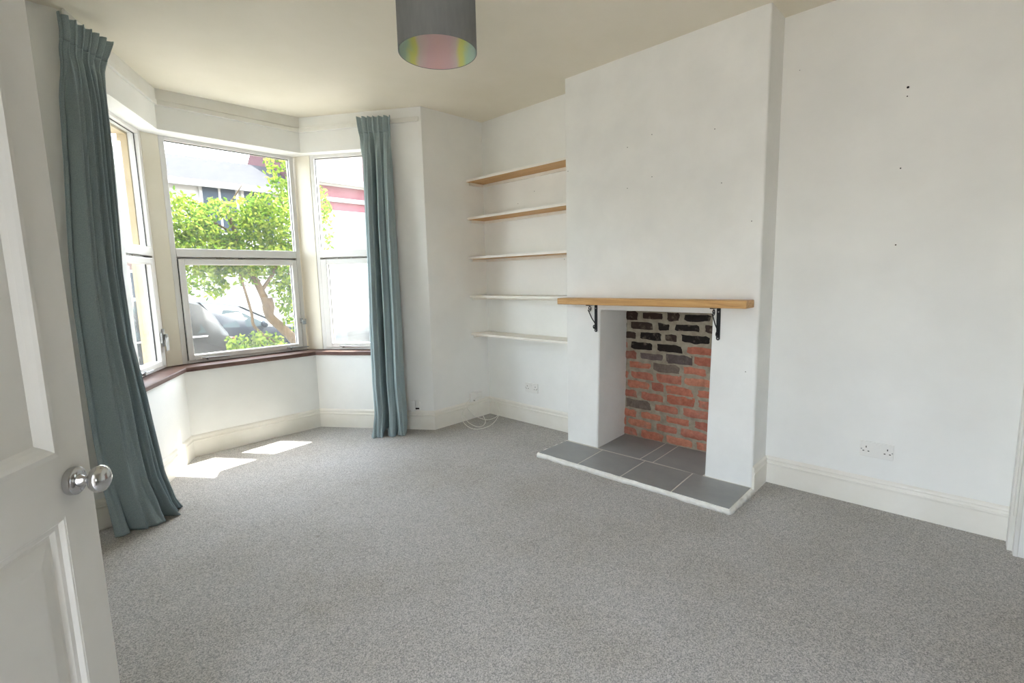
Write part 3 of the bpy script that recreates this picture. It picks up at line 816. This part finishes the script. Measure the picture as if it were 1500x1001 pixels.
# ------------------------------------------------------------------ electrics
def socket(name, label, yc, zc, group, wd=.147, ht=.086):
    root = empty(name, (W-.001, yc, zc), label, 'socket', group)
    k = MB(); k.box(W-.012, W-.001, yc-wd/2, yc+wd/2, zc-ht/2, zc+ht/2)
    under(root, k.build('face_plate', M['plastic'], bevel=.003, seg=3))
    for s in (-1, 1):
        k = MB(); c_ = yc+s*.047
        for dy, dz, a, b_ in ((0, .012, .0022, .005), (-.0115, -.011, .004, .0022), (.0115, -.011, .004, .0022)):
            k.box(W-.0128, W-.0121, c_+dy-a, c_+dy+a, zc+dz-b_, zc+dz+b_)
        under(root, k.build('pin_slots', M['dark']))
        k = MB(); k.box(W-.0165, W-.0121, yc+s*.0095-.007, yc+s*.0095+.007, zc+.012, zc+.032)
        under(root, k.build('rocker_switch', M['plastic'], bevel=.002))
        k = MB(); k.lathe([(0, .0012), (.0032, .0012), (.0036, 0)], (W-.0121, yc+s*.068, zc-.002+s*0), (-1, 0, 0), 12)
        under(root, k.build('screw', M['steel']))
    return root
socket('double_socket', 'white double socket low on the right wall above the skirting', .329, .3294, 'double sockets')
socket('double_socket', 'white double socket in the alcove under the lowest shelf', 2.825, .331, 'double sockets')
# phone sockets on the alcove return wall and by the right curtain
root = empty('telephone_socket', (3.0, YA, .2), 'white telephone box on the skirting above the coiled cable', 'telephone socket')
k = MB(); k.box(2.955, 3.032, YA-.030, YA-.002, .165, .250); under(root, k.build('box', M['plastic'], bevel=.004))
k = MB(); k.box(3.036, 3.105, YA-.026, YA-.002, .172, .240); under(root, k.build('face_plate', M['plastic'], bevel=.004))
k = MB(); k.box(2.985, 3.002, YA-.0315, YA-.0295, .170, .182); under(root, k.build('port', M['dark']))
root = empty('telephone_socket', LR.P(1.0, 0, .2), 'small white telephone socket with dark port beside the right curtain', 'telephone socket')
k = MB(); LR.box(k, .885, .925, -.028, -.002, .165, .262); under(root, k.build('box', M['plastic'], bevel=.004))
k = MB(); LR.box(k, .929, .966, -.024, -.002, .18, .256); under(root, k.build('face_plate', M['plastic'], bevel=.004))
k = MB(); LR.box(k, .930, .962, -.034, -.0235, .187, .20); under(root, k.build('plug', M['dark'], bevel=.002))
k = MB()
pts = [LR.P(.95, -.034, .19), LR.P(.965, -.04, .185), LR.P(.985, -.036, .15), LR.P(1.003, -.024, .118), LR.P(1.03, -.0215, .118), LR.P(1.07, -.0215, .118)]
k.tube(pts, .0016, 6); under(root, k.build('lead', M['cable'], smooth=True))

# coiled white cable: standing loops leaning on the skirting
CABLE = [(2.913, 3.158, 0.09), (2.904, 3.124, 0.072), (2.883, 3.086, 0.049), (2.851, 3.071, 0.03), (2.812, 3.079, 0.017), (2.787, 3.122, 0.023), (2.776, 3.181, 0.041), (2.78, 3.236, 0.065), (2.799, 3.286, 0.092), (2.841, 3.328, 0.127), (2.89, 3.356, 0.158), (2.951, 3.392, 0.197), (2.899, 3.355, 0.161), (2.87, 3.305, 0.129), (2.86, 3.235, 0.098), (2.866, 3.184, 0.08), (2.879, 3.134, 0.066), (2.907, 3.086, 0.059), (2.948, 3.058, 0.065), (2.995, 3.049, 0.081), (3.041, 3.068, 0.108), (3.068, 3.11, 0.136), (3.094, 3.174, 0.171), (3.079, 3.224, 0.185), (3.032, 3.263, 0.18), (2.961, 3.299, 0.165), (2.894, 3.324, 0.147), (2.834, 3.317, 0.12), (2.79, 3.296, 0.092), (2.757, 3.254, 0.062), (2.743, 3.209, 0.039), (2.745, 3.148, 0.015), (2.768, 3.095, 0.004), (2.811, 3.057, 0.007), (2.865, 3.03, 0.019), (2.925, 3.022, 0.041), (2.99, 3.037, 0.074), (3.033, 3.06, 0.101), (3.071, 3.116, 0.139), (3.095, 3.182, 0.175), (3.095, 3.24, 0.198), (3.063, 3.302, 0.209), (3.013, 3.332, 0.2), (2.977, 3.34, 0.172)]
def smooth_path(P, k=5):
    out = []
    P = [Vector(p) for p in P]
    for i in range(len(P)-1):
        p0, p1, p2, p3 = P[max(i-1, 0)], P[i], P[i+1], P[min(i+2, len(P)-1)]
        for j in range(k):
            t = j/k
            out.append(.5*((2*p1)+(-p0+p2)*t+(2*p0-5*p1+4*p2-p3)*t*t+(-p0+3*p1-3*p2+p3)*t**3))
    out.append(P[-1]); return out
cp = [(x, min(y, YA-.019), max(z, .0035)) for x, y, z in CABLE]
k = MB(); k.tube(smooth_path(cp), .0028, 8)
tag(k.build('coiled_cable', M['cable'], smooth=True), 'coil of thin white cable standing against the alcove corner skirting', 'cable')

# ------------------------------------------------------------------ open panelled door in the left foreground
E0 = Vector((.097, 1.288, 0)); HD = Vector((.595, .804, 0)).normalized(); ND = Vector((HD.y, -HD.x, 0))
def D(s, t, z):
    """s from the leading edge towards the hinge, t out of the visible face"""
    p = E0-HD*s+ND*t; return (p.x, p.y, z)
door = empty('door_1', D(.38, -.02, .008), 'white four panel door standing open in the left foreground', 'door', kind='structure')
DW, DT, DZ0, DZ1 = .762, .040, .008, 2.005
k = MB()
def dbox(s0, s1, t0, t1, z0, z1, mi=0):
    k.poly([D(s, t, z) for z in (z0, z1) for s, t in ((s0, t0), (s1, t0), (s1, t1), (s0, t1))],
           [[0, 1, 2, 3], [4, 5, 6, 7], [0, 1, 5, 4], [1, 2, 6, 5], [2, 3, 7, 6], [3, 0, 4, 7]], mi)
ST, MU = .083, .085
cols = [(ST, (DW-MU)/2), ((DW+MU)/2, DW-ST)]
rows = [(.215, .879), (.997, 1.90)]
dbox(0, ST, -DT, 0, DZ0, DZ1); dbox(DW-ST, DW, -DT, 0, DZ0, DZ1); dbox((DW-MU)/2, (DW+MU)/2, -DT, 0, rows[0][0], DZ1-.105)
for s0, s1 in cols: pass
dbox(ST, DW-ST, -DT, 0, DZ0, .215); dbox(ST, DW-ST, -DT, 0, .879, .997); dbox(ST, DW-ST, -DT, 0, 1.90, DZ1)
leafd = under(door, k.build('door_leaf', M['door']))
for (s0, s1) in cols:
    for (z0, z1) in rows:
        k = MB()
        prof = [(0, -.0005), (.004, -.001), (.010, -.007), (.018, -.008), (.024, -.014), (.030, -.014), (.062, -.005), (.066, -.0045)] if z0 < .9 else \
               [(0, .004), (.010, .005), (.016, .001), (.024, -.006), (.030, -.013), (.036, -.013)]
        pts = []
        for (q, t) in prof: pts += [D(s0+q, t, z0+q), D(s1-q, t, z0+q), D(s1-q, t, z1-q), D(s0+q, t, z1-q)]
        fs = [[4*a+b_, 4*a+(b_+1) % 4, 4*a+4+(b_+1) % 4, 4*a+4+b_] for a in range(len(prof)-1) for b_ in range(4)]
        n = len(prof)-1; fs.append([4*n, 4*n+1, 4*n+2, 4*n+3])
        pts += [D(s0, -.03, z0), D(s1, -.03, z0), D(s1, -.03, z1), D(s0, -.03, z1)]; m0 = 4*(n+1)
        fs += [[m0, m0+1, m0+2, m0+3]]+[[b_, (b_+1) % 4, m0+(b_+1) % 4, m0+b_] for b_ in range(4)]
        k.poly(pts, fs); under(door, k.build('door_panel', M['door']))
kp = E0*1; kp = Vector((.064, 1.243, .938))
kn = empty('door_knob', kp, None, None); kn.parent = door; kn.location = kp-door.location
k = MB(); k.lathe([(0, 0), (.0265, 0), (.0272, .003), (.0265, .011), (.023, .014), (.012, .0145), (.011, .013), (0, .013)], kp, ND, 40)
rose = k.build('rosette', M['chrome'], smooth=40)
k = MB(); k.lathe([(.012, .0135), (.0105, .018), (.0075, .024), (.0072, .030), (.0095, .034), (.016, .036), (.0225, .040), (.0262, .046), (.0268, .050), (.0245, .056), (.0175, .061), (.009, .0635), (0, .064)], kp, ND, 40)
grip = k.build('grip', M['chrome'], smooth=50)
k = MB()
tt = Vector((0, 0, 1)); uu = HD
for a in (.7, 2.8, 4.9):
    q = kp+ND*.0146+(tt*math.sin(a)+uu*math.cos(a))*.019
    k.lathe([(0, .001), (.0024, .0008), (.003, -.0005)], q, ND, 10)
scr = k.build('screws', M['steel']); scr['kind'] = 'stuff'
for o in (rose, grip, scr):
    o.data.transform(Matrix.Translation(-kp)); o.parent = kn

# ------------------------------------------------------------------ pendant lampshade
LP = Vector((1.325, 1.630, 2.2055)); LRD, LH = .1545, .235
root = empty('pendant_lampshade', LP, 'slate grey drum lampshade with iridescent lining hanging from the ceiling', 'lampshade')
k = MB(); n = 96
k.lathe([(LRD-.0008, .001), (LRD, 0), (LRD+.0012, .001), (LRD+.0012, LH-.001), (LRD, LH), (LRD-.0008, LH-.001)], (0, 0, 0), (0, 0, 1), n)
o = k.build('drum', M['shade'], smooth=40); o.parent = root
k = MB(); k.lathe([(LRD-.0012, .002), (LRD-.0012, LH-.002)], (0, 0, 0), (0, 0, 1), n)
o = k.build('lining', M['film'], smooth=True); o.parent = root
k = MB(); k.tube([(LRD*.985*math.cos(2*PI*i/48), LRD*.985*math.sin(2*PI*i/48), LH-.03) for i in range(49)], .0018, 6, cap=False)
for a in (0.3, 0.3+2*PI/3, .3+4*PI/3): k.tube([(.02*math.cos(a), .02*math.sin(a), LH-.03), (LRD*.98*math.cos(a), LRD*.98*math.sin(a), LH-.03)], .0018, 6)
k.tube([(.021*math.cos(2*PI*i/24), .021*math.sin(2*PI*i/24), LH-.03) for i in range(25)], .0022, 6, cap=False)
o = k.build('spider_ring', M['plastic'], smooth=True); o.parent = root
k = MB(); k.lathe([(0, LH-.075), (.017, LH-.075), (.02, LH-.07), (.02, LH-.02), (.012, LH-.0), (.006, LH+.01), (0, LH+.012)], (0, 0, 0), (0, 0, 1), 24)
o = k.build('lamp_holder', M['plastic'], smooth=40); o.parent = root
k = MB(); k.lathe([(0, LH-.145), (.010, LH-.143), (.021, LH-.134), (.024, LH-.122), (.022, LH-.110), (.015, LH-.095), (.012, LH-.085), (.012, LH-.07)], (0, 0, 0), (0, 0, 1), 24)
o = k.build('bulb', M['bulb'], smooth=True); o.parent = root
k = MB(); k.tube([(0, 0, LH+.01), (0, 0, ZC-LP.z-.03)], .003, 8); o = k.build('flex', M['plastic'], smooth=True); o.parent = root
k = MB(); k.lathe([(.006, ZC-LP.z-.04), (.03, ZC-LP.z-.032), (.045, ZC-LP.z-.012), (.047, ZC-LP.z-.001), (0, ZC-LP.z-.001)], (0, 0, 0), (0, 0, 1), 32); o = k.build('ceiling_rose', M['plastic'], smooth=40); o.parent = root

# ------------------------------------------------------------------ outside
GZ = -.52
k = MB(); k.box(-30, 45, 4.6, 40, GZ-.3, GZ-.001); k.box(-30, 45, -30, -4.5, GZ-.3, GZ-.001); tag(k.build('ground_outside', M['paving']), 'pale paving of the street outside', 'street', kind='structure')
k = MB(); k.box(-30, 45, 8.0, 13.2, GZ-.05, GZ+.004); tag(k.build('road', M['road']), 'grey road beyond the parked cars', 'road', kind='structure')

k = MB()
k.box(-12, XL-.31, YA, YA+.3, GZ, 8); k.box(W+.41, 14, YA, YA+.3, GZ, 8); k.box(XL-.31, W+.41, YA, YA+.3, 3.06, 8)
tag(k.build('wall_exterior', M['render_pink']), 'outer brick front of this house round the bay', 'house front', kind='structure')
# tree
def leaf(mb, p, d, ln, wd, col):
    d = Vector(d).normalized(); s_ = d.cross(Vector((R.uniform(-1, 1), R.uniform(-1, 1), R.uniform(-.3, 1))))
    if s_.length < .05: s_ = d.orthogonal()
    s_.normalize(); nn = d.cross(s_)
    p = Vector(p)
    mb.poly([p, p+d*ln*.35+s_*wd*.5+nn*wd*.12, p+d*ln*.75+s_*wd*.38+nn*wd*.1, p+d*ln, p+d*ln*.75-s_*wd*.38+nn*wd*.1, p+d*ln*.35-s_*wd*.5+nn*wd*.12, p+d*ln*.5],
            [[0, 1, 6], [1, 2, 6], [2, 3, 6], [3, 4, 6], [4, 5, 6], [5, 0, 6]], 0, col)
GREENS = ['#72892e', '#829836', '#5d7b2a', '#909f42', '#517028', '#7a8c3a']
GREENS_L = [lin(c) for c in GREENS]
tree = empty('tree', (2.75, 6.45, GZ), 'small leafy tree with pale forked trunk outside the middle window', 'tree')
tr_ = MB()
main = [(2.86, 6.45, GZ), (2.80, 6.45, .0), (2.74, 6.45, .40), (2.655, 6.45, .56), (2.50, 6.45, .745), (2.385, 6.45, .87), (2.34, 6.45, .98), (2.335, 6.46, 1.08), (2.30, 6.48, 1.22), (2.235, 6.5, 1.40), (2.15, 6.5, 1.62), (2.08, 6.5, 1.9), (2.0, 6.5, 2.2)]
sm = smooth_path(main, 4)
tr_.tube(sm, [.075-.052*i/len(sm) for i in range(len(sm))], 10)
under(tree, tr_.build('trunk', M['bark'], smooth=True))
def branch(pts, r0, r1):
    b_ = MB(); q = smooth_path(pts, 4); b_.tube(q, [r0+(r1-r0)*i/len(q) for i in range(len(q))], 8)
    under(tree, b_.build('branch', M['bark'], smooth=True))
branch([(2.36, 6.45, .92), (2.385, 6.45, 1.02), (2.375, 6.45, 1.13)], .05, .042)     # sawn stub
branch([(2.78, 6.40, .32), (2.40, 6.40, .56), (2.17, 6.42, .78), (2.155, 6.45, .95), (2.11, 6.45, 1.2), (2.05, 6.48, 1.5), (1.9, 6.5, 1.8)], .022, .010)
branch([(2.30, 6.48, 1.22), (2.5, 6.5, 1.5), (2.62, 6.52, 1.9), (2.68, 6.55, 2.5)], .026, .008)
branch([(2.80, 6.5, .0), (2.74, 6.55, .8), (2.70, 6.6, 1.3), (2.74, 6.6, 1.9)], .02, .008)
branch([(2.08, 6.5, 1.9), (1.8, 6.5, 2.05), (1.5, 6.5, 2.1)], .016, .005)
branch([(2.0, 6.5, 2.2), (2.1, 6.5, 2.35), (2.2, 6.5, 2.5)], .012, .004)
fo = MB()
blobs = []   # (centre, radius xyz, count)
for c, r_, n in (((1.62, 6.5, 2.02), (.36, .4, .24), 1500), ((2.08, 6.5, 2.08), (.42, .45, .30), 2100), ((2.55, 6.5, 2.15), (.40, .45, .42), 2100),
                 ((1.75, 6.45, 1.68), (.42, .4, .26), 1700), ((2.2, 6.5, 1.68), (.45, .45, .28), 1900), ((2.65, 6.5, 1.65), (.36, .4, .35), 1400),
                 ((1.72, 6.45, 1.36), (.32, .35, .20), 800), ((2.05, 6.45, 1.42), (.24, .3, .16), 450), ((2.58, 6.5, 1.28), (.20, .3, .28), 500),
                 ((2.72, 6.5, 2.75), (.25, .3, .35), 750), ((2.64, 6.45, .95), (.13, .25, .26), 330), ((3.0, 6.6, 2.1), (.35, .4, .7), 1300),
                 ((2.95, 6.6, 1.3), (.25, .35, .4), 600), ((3.12, 6.6, 2.35), (.2, .3, .25), 250), ((1.98, 6.25, .52), (.20, .2, .15), 420), ((2.2, 6.3, .64), (.24, .2, .10), 320), ((2.36, 6.3, .52), (.14, .2, .12), 150), ((1.86, 6.25, .66), (.10, .15, .10), 90), ((1.45, 6.45, 1.72), (.2, .3, .3), 450), ((1.5, 6.45, 2.25), (.16, .2, .10), 120)):
    for _ in range(n):
        while True:
            q = Vector((R.uniform(-1, 1), R.uniform(-1, 1), R.uniform(-1, 1)))
            if q.length < 1: break
        q = q*(.75+.25*q.length)
        p = Vector((c[0]+q.x*r_[0], c[1]+q.y*r_[1], c[2]+q.z*r_[2]))
        if noise.noise(p*4.2) < -.12: continue
        d = Vector((R.gauss(0, 1), R.gauss(0, 1), R.gauss(-.35, .8)))
        leaf(fo, p, d, R.uniform(.045, .075), R.uniform(.022, .036), R.choice(GREENS_L))
o = fo.build('foliage', M['leaf'], col=True); o['kind'] = 'stuff'; under(tree, o)

# cars
def car(name, label, loc, rot, paint, L_, H_, wid, prof, roofw, glass, group=None, rear=True):
    """side profile lofted across the width; x forward"""
    root = empty(name, loc, label, 'car', group); root.rotation_euler = (0, 0, rot)
    # prof: list of (x, z_bottom, z_belt, z_top, half width belt, half width top)
    k = MB(); rings = []
    for (x, zb, zs, zt, hb, ht) in prof:
        zm = zb+(zs-zb)*.55
        half = [(hb*.90, zb), (hb*.985, zb+(zm-zb)*.5), (hb, zm), (hb*.985, zs), (ht+(hb-ht)*.5, (zs+zt)/2), (ht, zt-.04*(zt > zs+.05)), (ht*.75, zt), (0, zt+.012)]
        ring = [(x, -y, z) for y, z in half]+[(x, y, z) for y, z in half[:-1][::-1]]
        rings.append(ring)
    m_ = len(rings[0]); pts = [p for r_ in rings for p in r_]
    fs = [[i*m_+j, i*m_+j+1, (i+1)*m_+j+1, (i+1)*m_+j] for i in range(len(rings)-1) for j in range(m_-1)]
    fs += [[i*m_+m_-1, i*m_, (i+1)*m_, (i+1)*m_+m_-1] for i in range(len(rings)-1)]
    fs += [list(range(m_)), [(len(rings)-1)*m_+j for j in range(m_)][::-1]]
    k.poly(pts, fs)
    o = k.build('body', paint, smooth=40); o.parent = root
    def edge(x):
        for i in range(len(prof)-1):
            if prof[i][0] <= x <= prof[i+1][0]:
                t = (x-prof[i][0])/(prof[i+1][0]-prof[i][0])
                return [a+(b_-a)*t for a, b_ in zip(prof[i], prof[i+1])]
        return prof[-1]
    def side_pt(x, f_, sg, out):
        _, zb, zs, zt, hb, ht = edge(x)
        zt2 = zt-.04
        if f_ < .5:
            y = hb*.985+(ht+(hb-ht)*.5-hb*.985)*f_*2
        else:
            y = ht+(hb-ht)*.5+(ht-(ht+(hb-ht)*.5))*(f_-.5)*2
        return (x, sg*(y+out), zs+(zt2-zs)*f_)
    for (poly) in glass['side']:
        for sg in (-1, 1):
            k = MB(); a = [side_pt(x, f_, sg, .006) for x, f_ in poly]
            n = len(a); c_ = tuple(sum(p[i] for p in a)/n for i in range(3)); k.poly(a+[c_], [[i, (i+1) % n, n] for i in range(n)])
            o = k.build('side_window', M['car_glass']); o.parent = root
    for xa, xb in glass.get('trim', ()):
        for sg in (-1, 1):
            k = MB(); k.tube([side_pt(xa+(xb-xa)*i/12, .03, sg, .012) for i in range(13)], .016, 6); q = k.build('window_trim', M['chrome']); q.parent = root
    for nm, pl in glass['quads']:
        k = MB(); k.prism(pl, (0, 0, .012)); o = k.build(nm, M['car_glass']); o.parent = root
    for sx in glass['wheels']:
        for sg in (-1, 1):
            k = MB(); yw = sg*(wid/2-.10)
            k.lathe([(.20, -.1), (.31, -.1), (.33, -.07), (.33, .07), (.31, .1), (.20, .1)], (sx, yw, .33), (0, 1, 0), 32)
            wh = k.build('wheel', M['tyre'], smooth=40); wh.parent = root
            k = MB(); k.lathe([(.03, .105), (.05, .10), (.19, .085), (.205, .1), (.205, .0)], (sx, yw, .33), (0, sg, 0), 24)
            q = k.build('alloy', M['alloy'], smooth=40); q.parent = wh
    for nm, mt, (x0, x1, y0, y1, z0, z1) in glass['lamps']:
        for sg in (-1, 1):
            k = MB(); k.box(x0, x1, min(sg*y0, sg*y1), max(sg*y0, sg*y1), z0, z1); q = k.build(nm, mt, bevel=.02); q.parent = root
    for mx_, mz in glass['mirror']:
        for sg in (-1, 1):
            k = MB(); k.sphere((mx_, sg*(wid/2+.06), mz), .11, 0, 14, 10, (.6, 1, .7)); q = k.build('wing_mirror', paint, smooth=True); q.parent = root
    return root
# charcoal estate: x forward is to the left of the picture (rotated by pi); tail at x = 0 measured from its rear
suv = [(-.02, .42, .80, .86, .78, .70), (.05, .34, 1.0, 1.14, .88, .70), (.18, .30, 1.03, 1.38, .90, .68), (.36, .28, 1.04, 1.56, .91, .67), (.62, .28, 1.04, 1.64, .92, .66), (1.2, .25, 1.03, 1.66, .92, .61), (2.0, .25, 1.0, 1.66, .92, .61), (2.6, .25, .98, 1.60, .92, .60), (3.1, .25, .97, 1.20, .92, .62), (3.35, .25, .96, 1.03, .91, .70), (4.2, .28, .84, .90, .87, .70), (4.5, .36, .66, .72, .76, .60)]
car('car', 'charcoal estate car, its rear half showing behind the tree at left', (2.56, 9.45, GZ), PI, M['car_dark'], 4.5, 1.66, 1.84, suv, .6,
    {'side': [[(.36, .14), (1.02, .08), (1.06, .86), (.66, .86), (.46, .55)], [(1.12, .08), (2.0, .08), (2.0, .88), (1.12, .88)], [(2.08, .08), (3.0, .10), (2.62, .86), (2.08, .88)]],
     'quads': [('rear_window', [(.06, -.62, 1.16), (.06, .62, 1.16), (.33, .54, 1.55), (.33, -.54, 1.55)])],
     'trim': ((.36, 3.0),), 'wheels': (.85, 3.55), 'lamps': [('tail_lamp', M['lamp_red'], (-.03, .06, .70, .88, .90, 1.0))], 'mirror': [(2.95, 1.05)]})
hat = [(-.0, .42, .72, .78, .74, .64), (.08, .32, .86, .96, .83, .60), (.45, .28, .92, 1.32, .86, .58), (.9, .25, .93, 1.44, .87, .58), (1.7, .25, .92, 1.47, .87, .58), (2.2, .25, .91, 1.38, .87, .57), (2.95, .25, .90, .97, .87, .64), (3.6, .26, .82, .87, .85, .66), (4.0, .32, .62, .68, .76, .6)]
car('car', 'blue grey hatchback facing right behind the tree trunk', (1.35, 11.9, GZ), 0, M['car_blue'], 4.0, 1.47, 1.74, hat, .6,
    {'side': [[(.95, .1), (1.55, .1), (1.55, .86), (.98, .86)], [(1.62, .1), (2.72, .14), (2.16, .84), (1.62, .86)]],
     'quads': [('windscreen', [(2.24, -.52, 1.36), (2.24, .52, 1.36), (2.92, .60, .98), (2.92, -.60, .98)])],
     'wheels': (.75, 3.25), 'lamps': [('head_lamp', M['lamp_clear'], (3.72, 3.95, .5, .74, .66, .76))], 'mirror': [(2.55, .98)]})
car('car', 'pale silver car outside the right bay window', (4.6, 9.7, GZ), 0.0, M['car_silver'], 4.0, 1.47, 1.74, hat, .6,
    {'side': [[(.95, .1), (1.55, .1), (1.55, .86), (.98, .86)], [(1.62, .1), (2.72, .14), (2.16, .84), (1.62, .86)]],
     'quads': [('windscreen', [(2.24, -.52, 1.36), (2.24, .52, 1.36), (2.92, .60, .98), (2.92, -.60, .98)])],
     'wheels': (.75, 3.25), 'lamps': [('head_lamp', M['lamp_clear'], (3.72, 3.95, .5, .74, .66, .76))], 'mirror': [(2.55, .98)]})

# houses opposite
def house(label, x0, x1, wallm, roofm, eave, ridge, ry, wins, bands, yw=17.0):
    root = empty('terraced_house', ((x0+x1)/2, yw, GZ), label, 'house', 'terraced houses across the street')
    k = MB(); k.box(x0, x1, yw, yw+7, GZ, eave); under(root, k.build('facade', wallm))
    k = MB(); k.prism([(x0, yw-.25, eave-.1), (x0, ry, ridge), (x0, 2*ry-yw, eave), (x0, 2*ry-yw, eave-.1), (x0, yw-.25, eave-.16)], (x1-x0, 0, 0)); under(root, k.build('roof', roofm))
    k = MB(); k.box(x0, x1, yw-.30, yw-.2, eave-.22, eave-.04); under(root, k.build('gutter', M['render_white']))
    for (a, b_, z0, z1) in wins:
        k = MB(); k.box(a-.08, b_+.08, yw-.08, yw-.01, z0-.12, z1+.08); k.box((a+b_)/2-.03, (a+b_)/2+.03, yw-.10, yw-.01, z0, z1)
        wf = under(root, k.build('window', M['render_white']))
        k = MB(); k.box(a, b_, yw-.09, yw-.02, z0, z1); q = k.build('pane', M['house_glass']); q.data.transform(Matrix.Translation(-root.location)); q.parent = wf
    for nm, mt, (a, b_, y0, y1, z0, z1) in bands:
        k = MB(); k.box(a, b_, y0, y1, z0, z1); under(root, k.build(nm, mt))
    return root
house('house with grey slate roof and pale walls seen above the tree', -5., 7.5, M['render_pink'], M['slate'], 4.42, 5.5, 18.95,
      [(4.6, 5.5, 2.9, 4.22), (5.75, 6.6, 2.9, 4.22), (1.4, 2.6, 2.7, 4.1), (-2, -.6, 2.7, 4.1), (1.2, 2.8, .1, 1.7), (-2.2, -.4, .1, 1.7)],
      [('render_panel', M['render_white'], (3.2, 7.5, 16.97, 17.0, GZ, 4.3)), ('garden_wall', M['render_white'], (-5, 7.3, 14.6, 14.8, GZ, .72))])
house('red house with white bay and fascia seen through the right window', 7.6, 16., M['red_brick'], M['red_tile'], 5.0, 7.6, 20.0,
      [(10.9, 12.1, 2.2, 4.0)],
      [('fascia_board', M['render_white'], (7.6, 16, 16.9, 16.98, 4.72, 5.02)), ('string_course', M['render_white'], (7.6, 16, 16.9, 17.0, 4.18, 4.32)),
       ('bay', M['render_white'], (8.2, 12.6, 16.1, 17.0, GZ, 3.75)), ('door', M['red_brick'], (13, 13.9, 16.9, 17., GZ, 1.9)), ('porch_wall', M['render_white'], (7.6, 16, 15.0, 15.2, GZ, .55))])
house('blue grey house beyond the left bay window', -16, -5.2, M['render_white'], M['slate'], 4.6, 6.2, 19.5, [(-9, -7.6, 2.6, 4.2)], [])

# ------------------------------------------------------------------ light
wd = bpy.data.worlds.new('World'); SC.world = wd; wd.use_nodes = True
nt = wd.node_tree; bg = nt.nodes['Background']; L = nt.links.new
sky = nt.nodes.new('ShaderNodeTexSky'); sky.sky_type = 'NISHITA'; sky.sun_disc = False
sky.sun_elevation = math.radians(57); sky.sun_rotation = math.radians(82); sky.dust_density = 2.; sky.altitude = 50
mx = nt.nodes.new('ShaderNodeMix'); mx.data_type = 'RGBA'; mx.inputs[0].default_value = .62
L(sky.outputs[0], mx.inputs[6]); mx.inputs[7].default_value = (3.05, 3.05, 3.02, 1)
L(mx.outputs[2], bg.inputs['Color']); bg.inputs['Strength'].default_value = 1.0
sun = bpy.data.lights.new('sun', 'SUN'); sun.energy = 9.; sun.angle = math.radians(.53); sun.color = (1, .96, .9)
so = bpy.data.objects.new('sun', sun); COL.objects.link(so)
el = math.radians(57.2); hd = Vector((.99, .143)).normalized()
dirv = Vector((hd.x*math.cos(el), hd.y*math.cos(el), math.sin(el)))
so.rotation_euler = dirv.to_track_quat('Z', 'Y').to_euler(); so.location = (8, 5, 12)

# ------------------------------------------------------------------ camera
cam = bpy.data.cameras.new('camera'); co = bpy.data.objects.new('camera', cam); COL.objects.link(co)
cam.sensor_width = 36; cam.lens = 714.751/1500*36; cam.clip_start = .02; cam.clip_end = 200
ya, pi_, ro = math.radians(-46.4769), math.radians(-7.3798), math.radians(-1.3308)
fw = Vector((-math.sin(ya)*math.cos(pi_), math.cos(ya)*math.cos(pi_), math.sin(pi_)))
rt = Vector((math.cos(ya), math.sin(ya), 0)); up = rt.cross(fw)
r2_ = rt*math.cos(ro)+up*math.sin(ro); u2_ = up*math.cos(ro)-rt*math.sin(ro)
mw = Matrix((r2_, u2_, -fw)).transposed().to_4x4(); mw.translation = (0, 0, CAMH)
co.matrix_world = mw
SC.camera = co
vs = SC.view_settings
vs.view_transform = 'Standard'; vs.look = 'None'; vs.gamma = 1; vs.use_curve_mapping = False
vs.exposure = 2.04
SC.cycles.use_denoising = True
SC.cycles.max_bounces = 16; SC.cycles.diffuse_bounces = 10; SC.cycles.glossy_bounces = 4
SC.cycles.transparent_max_bounces = 16; SC.cycles.sample_clamp_indirect = 12
SC.cycles.caustics_reflective = False; SC.cycles.caustics_refractive = False
